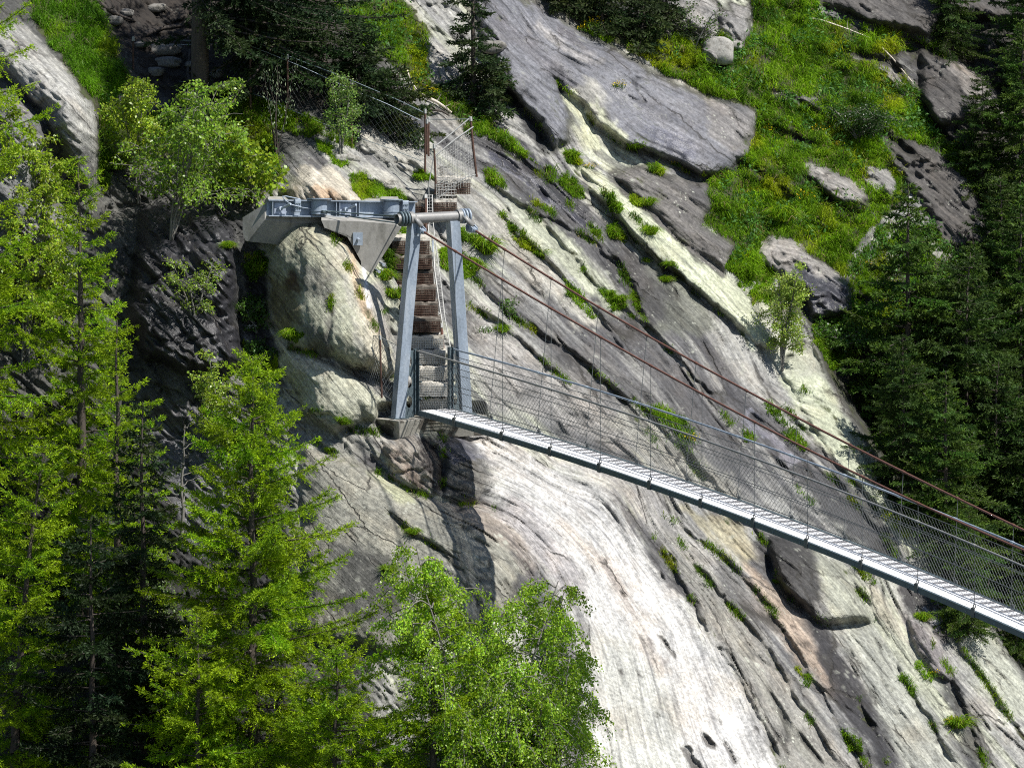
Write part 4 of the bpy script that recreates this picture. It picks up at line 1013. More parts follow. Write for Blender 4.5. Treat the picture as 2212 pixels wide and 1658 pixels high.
# ------------------------------------------------------------------ fences
def fence(name, label, posts, nets, ropes, mat_net, cell, org, cat='fence', sq=False, r=.0035):
    root = empty(name, org, label, cat)
    for (p0, p1, r_, m_) in posts:
        mb = MB(); p0 = np.array(p0); p1 = np.array(p1)
        mb.tube([p0, p0 * .5 + p1 * .5 + rng.normal(0, .006, 3), p1], r_, 7); o = mb.build('post', m_, root, True, org=org)
        mb = MB(); d = (p1 - p0); L = np.linalg.norm(d); d /= L; mb.tube([p1 - d * .07, p1 + d * .02], r_ * 1.5, 6); mb.build('post_cap', M_WIREP, o, org=org)
    for top, bot in nets:
        mb = MB(); net(mb, top, bot, cell, r, sq=sq, seg=6); mb.build('wire_netting', mat_net, root, org=org)
    for pts, r_, m_ in ropes:
        mb = MB(); mb.tube(pts, r_, 6); mb.build('rope', m_, root, True, org=org)

def build_fences():
    G = lambda p, dy=0: np.array([Q(u, v, y + dy) for u, v, y in p])
    # long net along the path
    tp = z3((-340, 300), (-150, 300), (0, 295), (180, 288), (400, 390), (850, 560), (1300, 750), (1462, 830)); t2 = z3((-340, 330), (-150, 330), (0, 325), (190, 340), (560, 490), (930, 660), (1180, 760), (1440, 890))
    bt = z3((-340, 600), (-150, 625), (0, 650), (240, 700), (600, 860), (960, 1010), (1200, 1090), (1450, 1190))
    yb = [float(terrainY(u, v + 5)) - .35 for u, v in bt]; yb = np.convolve(np.r_[yb[0], yb, yb[-1]], [.25, .5, .25], 'valid')
    uu = [p[0] for p in bt]; yy = lambda u: np.interp(u, uu, yb)
    def res(pl, n=24): 
        us = np.linspace(pl[0][0], pl[-1][0], n); vs = np.interp(us, [p[0] for p in pl], [p[1] for p in pl]); return np.array([Q(a, b, float(yy(a))) for a, b in zip(us, vs)])
    T1, T2, BT = res(tp), res(t2), res(bt)
    posts = []
    for u, v0, v1 in ((288, 82, 150), (z3((190, 0))[0][0], z3((0, 285))[0][1], z3((0, 860))[0][1]), (z3((460, 0))[0][0], 120, 235), (z3((935, 0))[0][0], z3((0, 600))[0][1], z3((0, 1090))[0][1]), (918, 238, 372), (925.5, 256, 338)):
        y = float(yy(u)); posts.append((Q(u, v1, y), Q(u, v0, y), .022, M_RUSTD))
    fence('net_fence', 'long drooping wire net fence along the shaded path above the concrete anchor', posts, [(T2, BT)], [(T1, .010, M_GALVD), (T2, .008, M_GALV), (BT, .007, M_GALVD)], M_NETD, .14, BT[0], r=.0021)
    # landing fence
    r5 = lambda x, y, Y: (852.9 + x * .17908, 215.9 + y * .17908, Y)
    yA = 3.75
    P = lambda x, y, d=0: Q(*r5(x, y, yA + d))
    posts = [(P(490, 1010), P(470, 545), .022, M_RUSTD), (P(985, 930, .25), P(910, 215, .25), .026, M_RUSTD), (P(385, 660, .2), P(385, 245, .2), .022, M_RUSTD)]
    nets = [(np.array([P(485, 665), P(620, 580, .08), P(790, 450, .16), P(935, 330, .25)]), np.array([P(500, 1200), P(620, 1120, .05), P(800, 1060, .14), P(985, 920, .25)])),
            (np.array([P(500, 1030), P(740, 1000, .1)]), np.array([P(510, 1240), P(745, 1280, .1)]))]
    ropes = [(np.array([P(490, 555), P(640, 440, .1), P(890, 230, .22)]), .016, M_WIREP), (np.array([P(480, 680), P(720, 480, .1), P(945, 325, .24)]), .016, M_WIREP), (np.array([P(500, 1200), P(590, 1130, .05), P(720, 1010, .12), P(850, 935, .18), P(995, 895, .25)]), .012, M_WIREP),
             (np.array([P(400, 235, .2), P(650, 238, .2), P(880, 232, .22)]), .009, M_GALVD),
             (np.array([P(490, 560), P(450, 780), P(405, 1030), P(410, 1200)]), .013, M_WIREP)]
    fence('landing_fence', 'square mesh fence with two pale sloping tubes guarding the stair landing', posts, nets, ropes, M_WIREP, .062, P(490, 1010), sq=True, r=.0052)
    # fence beside the stairs
    r3 = lambda x, y, Y: Q(809.7 + x * .1628, 421.0 + y * .1628, Y)
    tl = [r3(690, 0, 3.55), r3(700, 350, 3.2), r3(720, 620, 2.85), r3(770, 900, 2.35), r3(790, 1250, 1.9), r3(835, 1640, 1.3), Q(950, 745, .95)]
    tr_ = [r3(760, 0, 3.6), r3(770, 350, 3.3), r3(800, 620, 2.95), r3(840, 900, 2.45), r3(885, 1250, 2.0), r3(930, 1640, 1.4), Q(973, 752, 1.0)]
    posts = [(r3(680, 610, 2.95), r3(672, 10, 3.5), .026, M_RUSTD), (Q(957, 752, .9), Q(952, 700, .95), .028, M_RUST), (r3(765, 760, 2.5), r3(765, 560, 2.6), .02, M_GALV)]
    fence('stair_fence', 'pale narrow wire net running down the right side of the steps', posts, [(np.array(tl), np.array(tr_))], [(np.array(tl), .011, M_WIREP), (np.array(tr_), .009, M_WIREP), (np.array([r3(770, 600, 2.7), r3(790, 1000, 2.2), r3(860, 1500, 1.5), Q(956, 705, 1.1)]), .014, M_WIREP)], M_WIREP, .075, tl[-1], sq=True, r=.0045)
    # short fence left of the tower
    r4 = lambda x, y, Y: Q(809.67 + x * .179, 701.7 + y * .179, Y)
    yC = float(min(terrainY(u, v) for u in (800, 815, 824, 835, 845) for v in (800, 830, 857))) - .06
    tp = np.array([Q(728, 708, .25), Q(780, 722, .05), r4(60, 140, yC), r4(120, 175, yC), r4(250, 240, yC + .1)]); bt = np.array([Q(728, 745, .2), Q(775, 800, -.1), r4(70, 850, yC), r4(120, 850, yC), r4(190, 900, yC + .1)])
    fence('wire_fence', 'short wire fence on one thin rusty post left of the tower', [(r4(82, 880, yC), r4(62, 135, yC), .020, M_RUSTD)], [(tp, bt)], [(tp, .008, M_WIRE), (bt, .007, M_WIRE)], M_WIRE, .11, r4(82, 880, yC), r=.0036)
build_fences()

# ------------------------------------------------------------------ loose stones, dead wood
def stone(name, u, v, w_, h_, d_, lab, cat='stone', mat=None, seed=1, rz=0.0, sink=.42):
    n1, n2 = 26, 16; a = np.linspace(0, 2 * pi, n1, endpoint=False); b_ = np.linspace(0, pi, n2)
    A_, B_ = np.meshgrid(a, b_); X = np.stack([np.sin(B_) * np.cos(A_), np.sin(B_) * np.sin(A_), np.cos(B_)], -1)
    X = np.sign(X) * np.abs(X) ** .72
    r = 1 + .22 * fbm(X[..., 0] * 1.3 + seed, X[..., 1] * 1.3 + X[..., 2] * 2, seed, 4) + .06 * fbm(X[..., 0] * 6, X[..., 2] * 6 + X[..., 1] * 3, seed + 9, 3)
    X = X * r[..., None] * np.array([w_, d_, h_]) / 2
    i = np.arange(n2 - 1)[:, None] * n1; j = np.arange(n1)[None]; j2 = (j + 1) % n1
    mb = MB(); mb.add(X.reshape(-1, 3), np.stack([i + j, i + n1 + j, i + n1 + j2, i + j2], -1).reshape(-1, 4))
    o = mb.build(name, mat or M_STONE, None, True); o.location = tuple(ground(u, v) + np.array([0, -.1 * d_, h_ * (.5 - sink)])); o.rotation_euler = (0, 0, rz)
    return tag(o, lab, cat)
M_STONE = mat_simple('loose_stone', (.21, .20, .18), .9, 0, .4, 7, .8, .02, col2=(.10, .095, .08))
M_STONEL = mat_simple('pale_stone', (.34, .33, .30), .9, 0, .35, 6, .8, .02, col2=(.17, .16, .14))
def stones():
    for k_, (p, w_, h_, lab) in enumerate((((730, 225), .72, .26, 'large pale slab stone on the shaded path, topmost of the flat stones'), ((740, 280), .62, .22, 'flat grey stone just below the large path stone'), ((690, 322), .36, .2, 'small grey stone under the two flat path stones'),
            ((510, 95), .34, .2, 'pale stone at the upper left of the shaded path'), ((620, 200), .30, .14, 'reddish flat stone beside the left fence post'), ((690, 40), .4, .18, 'grey stone high on the path between the roots'), ((960, 330), .3, .2, 'stone beside the old spruce trunk'), ((1000, 380), .4, .16, 'flat stone right of the old spruce trunk'),
            ((850, 290), .3, .16, 'rounded stone left of the old spruce trunk'), ((560, 60), .3, .16, 'small stone at the top edge of the path'), ((1070, 370), .35, .2, 'angular stone behind the lower net fence'))):
        (u, v), = z2(p); stone('path_stone', u, v, w_, h_, .4, lab, seed=k_ + 3, mat=M_STONE)
    for k_, (p, w_, h_, d_, lab) in enumerate((((1240, 270), .7, .6, .6, 'pale grey boulder lying in the meadow below the top rocks'), ((90, 245), .55, .28, .4, 'reddish block at the left edge of the violet slab'), ((1330, 235), .3, .2, .3, 'small stone beside the meadow boulder'))):
        (u, v), = z4(p); stone('boulder', u, v, w_, h_, d_, lab, 'boulder', M_STONEL if k_ != 1 else M_STONE, k_ + 31)
    for k_, (p, w_, h_, lab) in enumerate((((850, 1170), .26, .16, 'grey loose stone above the rounded boulder'), ((900, 1160), .3, .14, 'flat loose stone right of the grey one above the boulder'), ((960, 1175), .24, .14, 'rightmost loose stone of the row above the boulder'), ((800, 1130), .28, .16, 'leftmost loose stone of the row above the boulder'))):
        (u, v), = z3(p); stone('loose_stone', u, v, w_, h_, .25, lab, 'stone', M_STONEL, k_ + 51)
    def stick(name, pts, r, mat, lab, off=.10):
        P_ = np.array([ground(u, v) + np.array([0, -off, off * .6]) for u, v in pts]); mb = MB(); n_ = len(P_); mb.tube(P_, np.linspace(r, r * .55, n_), 7)
        for q in range(1, n_ - 1): 
            mb.tube([P_[q], P_[q] + np.array([rng.normal(0, .12), -.05, rng.uniform(.02, .2)])], (r * .4, r * .15), 5)
        o = mb.build(name, mat, None, True, org=P_[0]); o.location = P_[0]; tag(o, lab, 'dead wood')
    stick('dead_branch', z5((360, 88), (440, 105), (540, 140), (640, 180)), .022, M_WOODP, 'long pale pole lying in the grass of the upper meadow')
    stick('dead_branch', z5((690, 220), (740, 270), (790, 330), (825, 372)), .02, M_WOODP, 'pale broken pole hanging below the meadow edge')
    stick('dead_branch', z3((1345, 540), (1370, 620), (1420, 690), (1480, 730)), .018, M_WOODP, 'bleached dead branch standing up from the grass above the fence')
    stick('dead_branch', z3((1490, 740), (1560, 770), (1620, 810), (1670, 850)), .04, M_WOODP, 'peeled pale log lying above the landing fence')
    stick('dead_branch', z3((1470, 820), (1540, 830), (1600, 840), (1650, 870)), .035, M_BARKX, 'dark rotten log just below the pale log')
    for k_, pl in enumerate((((880, 480), (840, 440), (800, 470), (740, 480)), ((870, 470), (850, 420), (830, 330), (840, 230)), ((900, 440), (960, 420), (1000, 460), (1060, 470)), ((640, 160), (720, 130), (800, 120), (880, 60)), ((420, 0), (480, 50), (540, 80), (600, 100)))):
        stick('tree_root', z2(*pl), .05, M_BARKX, ('thick dark root running left from the old spruce foot', 'root climbing the path bank left of the trunk', 'root running right from the old spruce foot', 'long root crossing the upper path', 'dark root at the top left of the path')[k_], .05)
M_BARKX = mat_simple('dark_bark', (.06, .05, .042), .9, 0, .35, 9, .8, .02)
stones()
# ------------------------------------------------------------------ plants
M_NEEDLE = mat_leaf('needles', .38, .55, .2)
M_LEAF = mat_leaf('leaves', .45, .38, .45)
M_GRASS = mat_leaf('grass_blades', .45, .5, .25)
M_FLOWER = mat_leaf('petals', .25, .6, .2)
M_BARK = mat_simple('bark', (.075, .06, .048), .9, 0, .35, 9, .8, .02, stretch=(1, 1, .3))
M_BARKL = mat_simple('grey_bark', (.20, .19, .165), .9, 0, .35, 9, .5, .01, stretch=(1, 1, .4), col2=(.08, .07, .06))

def unit(a): return a / (np.linalg.norm(a, axis=-1, keepdims=True) + 1e-12)

def cards(mb, c, d, L, W, col, kink=0.0, nrm=None):
    """leaf-shaped quads: base at c, pointing along d"""
    n = len(c); d = unit(d)
    r = rng.normal(size=(n, 3)) if nrm is None else nrm + rng.normal(size=(n, 3)) * .5
    s = unit(np.cross(d, r)); L = np.broadcast_to(L, (n,))[:, None]; W = np.broadcast_to(W, (n,))[:, None]
    V_ = np.stack([c, c + d * L * .45 + s * W * .5, c + d * L + (0 if not kink else np.array([0, 0, -kink]) * L), c + d * L * .45 - s * W * .5], 1).reshape(-1, 3)
    mb.add(V_, np.arange(n * 4).reshape(n, 4), np.repeat(np.broadcast_to(col, (n, 3)), 4, 0))

def path_at(pts, s):
    L = np.r_[0, np.cumsum(np.linalg.norm(np.diff(pts, axis=0), axis=1))]; L /= L[-1]
    return np.stack([np.interp(s, L, pts[:, i]) for i in range(3)], -1)

def conifer(h, R, kind='larch', nb=90, zmin=.04, lean=(0, 0), az=None, prof=.85, dens=1.0, zmax=1.0, col=None, tip=None, thick=1.0):
    """returns (trunk builder, crown builder); local origin at the foot"""
    tr, cr = MB(), MB()
    zz = np.linspace(0, 1, 9); bend = np.c_[lean[0] * zz ** 1.6, lean[1] * zz ** 1.6, zz * h] + np.c_[rng.normal(0, .012 * h ** .5, (9, 2)) * zz[:, None], np.zeros(9)]
    r0 = (.011 * h + .02) * thick
    tr.tube(bend, r0 * (1 - zz) ** .9 + .008, 8)
    larch = kind == 'larch'
    base = np.array(col if col else ((.165, .29, .008) if larch else (.030, .055, .018)))
    tipc = np.array(tip if tip else ((.36, .52, .008) if larch else (.10, .17, .02)))
    for i in range(nb):
        gq = 5 if nb > 50 else 1
        t = zmin + (zmax - zmin) * min(1, ((i // gq + .5) * gq + rng.normal(0, .22) * gq) / nb)
        t = max(t, .01)
        a = i * 2.39996 + rng.normal(0, .4)
        if az is not None: a = az[0] + (az[1] - az[0]) * rng.random()
        L = R * ((1 - t) ** prof + .04) * rng.uniform(.5, 1.25)
        if L < .12: L = .12
        p0 = path_at(bend, np.array([t]))[0]
        dr = np.array([cos(a), sin(a), 0]); sd = np.array([-sin(a), cos(a), 0])
        s = np.linspace(0, 1, 7)
        up0 = (.55 * t if larch else .35 * t - .05) + rng.normal(0, .08); droop = (.34 if larch else .42) * (1 - .6 * t) + rng.normal(0, .07); lift = (.20 if larch else .16)
        wob = np.cumsum(rng.normal(0, .035, 7)) * L
        pts = p0 + np.outer(L * s, dr) + np.outer(L * (up0 * s - droop * s ** 1.5 + lift * s ** 3), zv) + np.outer(wob * s, sd)
        tr.tube(pts, (.010 * L + .006) * (1 - s * .8), 5, False, col=(.8, .8, .8))
        bc = base * rng.uniform(.65, 1.35) ; bc = bc * np.array([rng.uniform(.8, 1.25), 1, rng.uniform(.8, 1.3)])
        # twigs
        nt = max(4, int(L / (.046 if larch else .048) * dens))
        ts = np.sort(rng.uniform(.12, 1, nt))
        side = np.where(np.arange(nt) % 2, 1, -1) * rng.uniform(.7, 1.1, nt)
        q0 = path_at(pts, ts); fw = unit(path_at(pts, np.minimum(ts + .05, 1)) - path_at(pts, ts - .05))
        tl = np.minimum(L * .42, .55) * (1.08 - ts) * rng.uniform(.5, 1.25, nt) + .06
        dz = rng.normal(-.32 if larch else -.15, .28, nt)
        td = unit(fw * rng.uniform(.35, .9, (nt, 1)) + sd * side[:, None] + zv * dz[:, None])
        # points along twigs (and the branch itself)
        C_, D_, K_ = [], [], []
        step = .034
        for j in range(nt):
            m_ = max(2, int(tl[j] / step)); u_ = (np.arange(m_) + rng.random(m_) * .8) / m_
            pp = q0[j] + np.outer(u_ * tl[j], td[j]) - np.outer((u_ * tl[j]) ** 2 * (.55 if larch else .30), zv)
            C_.append(pp); D_.append(np.repeat(td[j][None], m_, 0)); K_.append(u_)
        m_ = int(L * .8 / step); u_ = rng.uniform(.2, 1, m_)
        C_.append(path_at(pts, u_)); D_.append(np.repeat(dr[None], m_, 0)); K_.append(u_)
        C_ = np.concatenate(C_); D_ = np.concatenate(D_); K_ = np.concatenate(K_); n_ = len(C_)
        tipw = np.clip((K_ - (.35 if larch else .72)) * 1.8, 0, 1)[:, None] * rng.uniform(.3, 1, (n_, 1))
        cl = (bc * (1 - tipw) + tipc * tipw) * rng.uniform(.75, 1.25, (n_, 1))
        if larch:
            for _ in range(4): cards(cr, C_ + rng.normal(0, .016, C_.shape), D_ * .9 + rng.normal(0, .55, C_.shape) + zv * .15, rng.uniform(.045, .09, n_), rng.uniform(.013, .022, n_), cl * rng.uniform(.8, 1.2, (n_, 1)))
        else:
            for _ in range(2): cards(cr, C_, D_ * 1.0 + rng.normal(0, .5, C_.shape), rng.uniform(.075, .13, n_), rng.uniform(.024, .040, n_), cl)
    return tr, cr

def broadleaf(h, R, nst=2, nbr=14, nleaf=60, leaf=.05, col=(.10, .17, .03), weep=.4, spread=.25, zmin=.25, var=.3, lw=.7, stem=.02, jitter=.05):
    tr, cr = MB(), MB(); col = np.array(col)
    for k_ in range(nst):
        a0 = rng.uniform(0, 2 * pi); le = h * rng.uniform(.75, 1.0) if k_ else h
        s = np.linspace(0, 1, 8); off = np.array([cos(a0), sin(a0), 0]) * spread * R * (1 if nst > 1 else .3)
        st = np.outer(s ** 1.3, off) + np.outer(s * le, zv) + np.c_[np.cumsum(rng.normal(0, .025 * h / 3, (8, 2)), 0), np.zeros(8)]
        tr.tube(st, stem * (1 - s * .85) + .004, 7)
        for b_ in range(nbr):
            t = zmin + (1 - zmin) * (b_ + rng.random()) / nbr; a = b_ * 2.4 + rng.normal(0, .5)
            L = R * (1.05 - .75 * t ** 1.5) * rng.uniform(.55, 1.1); p0 = path_at(st, np.array([t]))[0]
            dr = np.array([cos(a), sin(a), 0]); q = np.linspace(0, 1, 6)
            up = rng.uniform(.35, .8); pts = p0 + np.outer(L * q, dr) + np.outer(L * (up * q - weep * 1.3 * q ** 2.4), zv) + np.cumsum(rng.normal(0, .03, (6, 3)), 0) * L
            tr.tube(pts, (stem * .42) * (1 - q * .8) + .002, 5, False)
            ntw = max(3, int(L / .11)); bcol = col * rng.uniform(.75, 1.3)
            for tt in rng.uniform(.2, 1, ntw):
                p1 = path_at(pts, np.array([tt]))[0]; d1 = unit(rng.normal(0, 1, 3) * np.array([1, 1, .6]) + dr * .6 + zv * (.25 - weep))
                Lt = rng.uniform(.15, .45) * min(1, R); q2 = np.linspace(0, 1, 4)
                tw = p1 + np.outer(Lt * q2, d1) - np.outer(Lt * weep * q2 ** 2 * 1.2, zv); tr.tube(tw, .0035, 3, False)
                n_ = max(3, int(nleaf / ntw * rng.uniform(.6, 1.4))); c_ = path_at(tw, rng.uniform(.1, 1, n_)) + rng.normal(0, jitter, (n_, 3))
                d_ = rng.normal(0, .8, (n_, 3)) + d1 * .5 - zv * (.25 + weep)
                cl = bcol * rng.uniform(1 - var, 1 + var, (n_, 1)) * np.array([1, 1, 1]) * np.c_[rng.uniform(.85, 1.2, n_), np.ones(n_), rng.uniform(.7, 1.4, n_)]
                cards(cr, c_, d_, leaf * rng.uniform(.7, 1.25, n_), leaf * lw * rng.uniform(.8, 1.2, n_), cl)
    return tr, cr

def plant(name, tc, loc, label, cat, group=None, mats=(None, None), rz=0, parts=('trunk', 'crown'), sc_=1.0):
    root = empty(name, loc, label, cat, group, rz)
    tr, cr = tc
    if tr is not None and tr.n: tr.build(parts[0], mats[0] or M_BARK, root, True)
    if cr.n: cr.build(parts[1], mats[1] or M_NEEDLE, root, False)
    root.scale = (sc_,) * 3
    return root

def copy_tree(o, loc, rz, s, label):
    c = o.copy(); C.objects.link(c); c.location = tuple(loc); c.rotation_euler = (0, 0, rz); c.scale = (s,) * 3
    c['label'] = label
    for ch in list(o.children):
        d = ch.copy(); C.objects.link(d); d.parent = c
    return c

def foot(u, vb): return ground(u, vb)
def height_to(u, vb, vt):
    Y = float(terrainY(u, vb)); return float(Q(u, vt, Y)[2] - Q(u, vb, Y)[2])

GL = 'larches on the slope left of the bridge'
def larches():
    L = [ # u, base v, top v, R, branches, label
        (548, 1790, 770, 2.9, 170, 'tall bright larch with straight dark trunk in front of the pale slab', (0, 0), .62),
        (178, 1330, 335, 1.75, 130, 'slender larch with sunlit top in front of the black wet rock wall', (0, 0), .62),
        (-55, 1330, -160, 2.2, 130, 'big larch cut off by the left picture edge with hanging twigs', (0, 0), .42),
        (30, 1740, 965, 1.8, 100, 'low yellow green larch at the left edge with one drooping top', (.6, 0), .55),
        (935, 1900, 1205, 1.5, 90, 'yellow green larch standing inside the birch at the bottom', (0, 0), .65),
        (725, 1990, 1390, 2.2, 100, 'spreading low larch at the bottom centre between tall larch and birch', (0, 0), .55),
        (255, 1500, 690, 1.4, 80, 'thin shaded larch between the slender larch and the dark spruce', (0, 0), .65),
        (430, 1930, 1330, 1.8, 80, 'low larch with horizontal sprays left of the tall larch trunk', (0, 0), .55)]
    for u, vb, vt, R, nb, lab, lean, pr in L:
        h = height_to(u, vb, vt)
        tc = conifer(h, R, 'larch', nb, .06, lean=lean, prof=pr)
        plant('larch_tree', tc, foot(u, vb), lab, 'larch tree', GL)
larches()

def spruces():
    h = height_to(312, 1640, 868)
    plant('spruce_tree', conifer(h, 1.6, 'spruce', 110, .08, prof=.7, tip=(.22, .30, .015)), foot(312, 1640), 'dark young spruce with bright yellow green shoot tips beside the tall larch', 'spruce tree')
    h = height_to(200, 1850, 1120)
    plant('spruce_tree', conifer(h, 1.9, 'spruce', 90, .05, prof=.5, col=(.022, .04, .014), tip=(.04, .07, .015)), foot(200, 1850), 'black green spruce in the dark lower left under the larches', 'spruce tree')
    h = height_to(1150, 1850, 1500)
    plant('spruce_tree', conifer(h, 1.15, 'spruce', 60, .05, prof=.6), foot(1150, 1850), 'small very dark spruce below the birch at the bottom edge', 'spruce tree')
    h = height_to(1022, 232, -120)
    plant('spruce_tree', conifer(h, .95, 'spruce', 60, .05, prof=.8, tip=(.05, .09, .02)), foot(1022, 232), 'small dark spruce beside the upper left corner of the violet slab', 'spruce tree')
    h = height_to(432, 246, -800)
    plant('spruce_tree', conifer(h, 3.3, 'spruce', 60, .16, prof=.5, zmax=.55, dens=.6, tip=(.05, .08, .02), az=(-1.6, 1.3), thick=1.5), foot(432, 246), 'tall old spruce with bare lower trunk and roots on the shaded path', 'spruce tree')
    h = height_to(600, 175, -420)
    plant('spruce_tree', conifer(h, 2.5, 'spruce', 100, .02, prof=.45, zmax=.7, dens=.7, tip=(.045, .08, .02)), foot(600, 175), 'broad black green spruce hanging over the path at the top', 'spruce tree')
    h = height_to(775, 250, 60)
    plant('spruce_tree', conifer(h, 1.15, 'spruce', 70, .02, prof=.55, tip=(.06, .10, .02)), foot(775, 250), 'bushy dark spruce above the net fence right of the broad spruce', 'spruce tree')
    for u, v, vt, R, lab, tp_ in ((860, 300, 150, .85, 'low conifer bush with yellowish tips above the end of the net fence', (.16, .20, .01)), (1052, 242, 140, .75, 'round juniper like bush under the small spruce', (.07, .11, .03)), (1388, 98, -10, .75, 'dark spruce shrub on top of the violet slab', (.05, .08, .02)), (1215, 20, -60, .6, 'black green bush on the top rim of the violet slab', (.04, .06, .02)), (1300, 50, -40, .7, 'shaded conifer bush left of the dark spruce shrub', (.04, .06, .02)), (1440, 60, -60, .55, 'conifer bush right of the dark spruce shrub below the top edge', (.06, .09, .02))):
        plant('conifer_bush', conifer(height_to(u, v, vt), R, 'spruce', 46, .02, prof=.35, tip=tp_, col=(.04, .065, .02)), foot(u, v), lab, 'bush')
    # forest on the right
    A = plant('spruce_tree', conifer(6.0, 2.1, 'spruce', 130, .03, prof=.75, col=(.062, .12, .018), tip=(.17, .27, .015)), foot(1958, 1010), 'tall pointed spruce standing free right of the grassy slope', 'spruce tree', 'spruces of the right hand forest')
    B_ = plant('spruce_tree', conifer(6.2, 2.2, 'spruce', 120, .03, prof=.6, col=(.042, .082, .016), tip=(.11, .19, .015)), foot(2085, 1130), 'broad dark spruce behind the middle of the rusty cables', 'spruce tree', 'spruces of the right hand forest')
    hs = {A: 6.0, B_: 6.2}
    FR = [(A, 2200, 960, 420, 'dark spruce at the right edge below the upper cliff'), (B_, 1950, 1085, 720, 'short shaded spruce close behind the pale slab edge'),
          (A, 2040, 1230, 800, 'shaded spruce directly above the handrails at the right'), (B_, 2150, 1290, 780, 'wide shaded spruce behind the right end of the cables'),
          (B_, 2235, 1390, 860, 'spruce cut off by the right edge behind the netting'), (A, 2040, 1170, 880, 'small dark spruce filling the gap by the slab edge'),
          (A, 2195, 1425, 1250, 'small spruce under the deck at the far right'), (B_, 2250, 1490, 1240, 'spruce in the lower right corner under the deck'),
          (A, 2205, 480, 40, 'dark spruce in the upper right corner'), (B_, 2160, 760, 380, 'dark spruce on the rocky slope above the forest'), (A, 2100, 860, 520, 'spruce between the free standing spruce and the right edge'),
          (B_, 2120, 420, 160, 'dark spruce in front of the shaded cliff at the upper right'), (B_, 2050, 120, -140, 'dark spruce on the cliff top at the upper right'),
          (B_, 2140, 1010, 640, 'dark spruce in the thick of the right hand forest'), (A, 2230, 760, 300, 'spruce pressed against the right edge at mid height'), (B_, 2070, 960, 600, 'shaded spruce just left of the broad dark one'), (B_, 1915, 985, 800, 'low spruce tucked against the slab crest'),
          (B_, 2230, 250, -150, 'spruce at the very top of the right edge'), (A, 2090, 1370, 1090, 'low spruce seen through the bridge netting'), (B_, 2020, 1060, 600, 'dense spruce just right of the free standing one')]
    h = height_to(1958, 1010, 395); A.scale = (h / 6.0,) * 3
    h = height_to(2085, 1130, 545); B_.scale = (h / 6.2,) * 3
    for o, u, vb, vt, lab in FR:
        copy_tree(o, foot(u, vb), rng.uniform(0, 6.28), height_to(u, vb, vt) / hs[o], lab)
spruces()

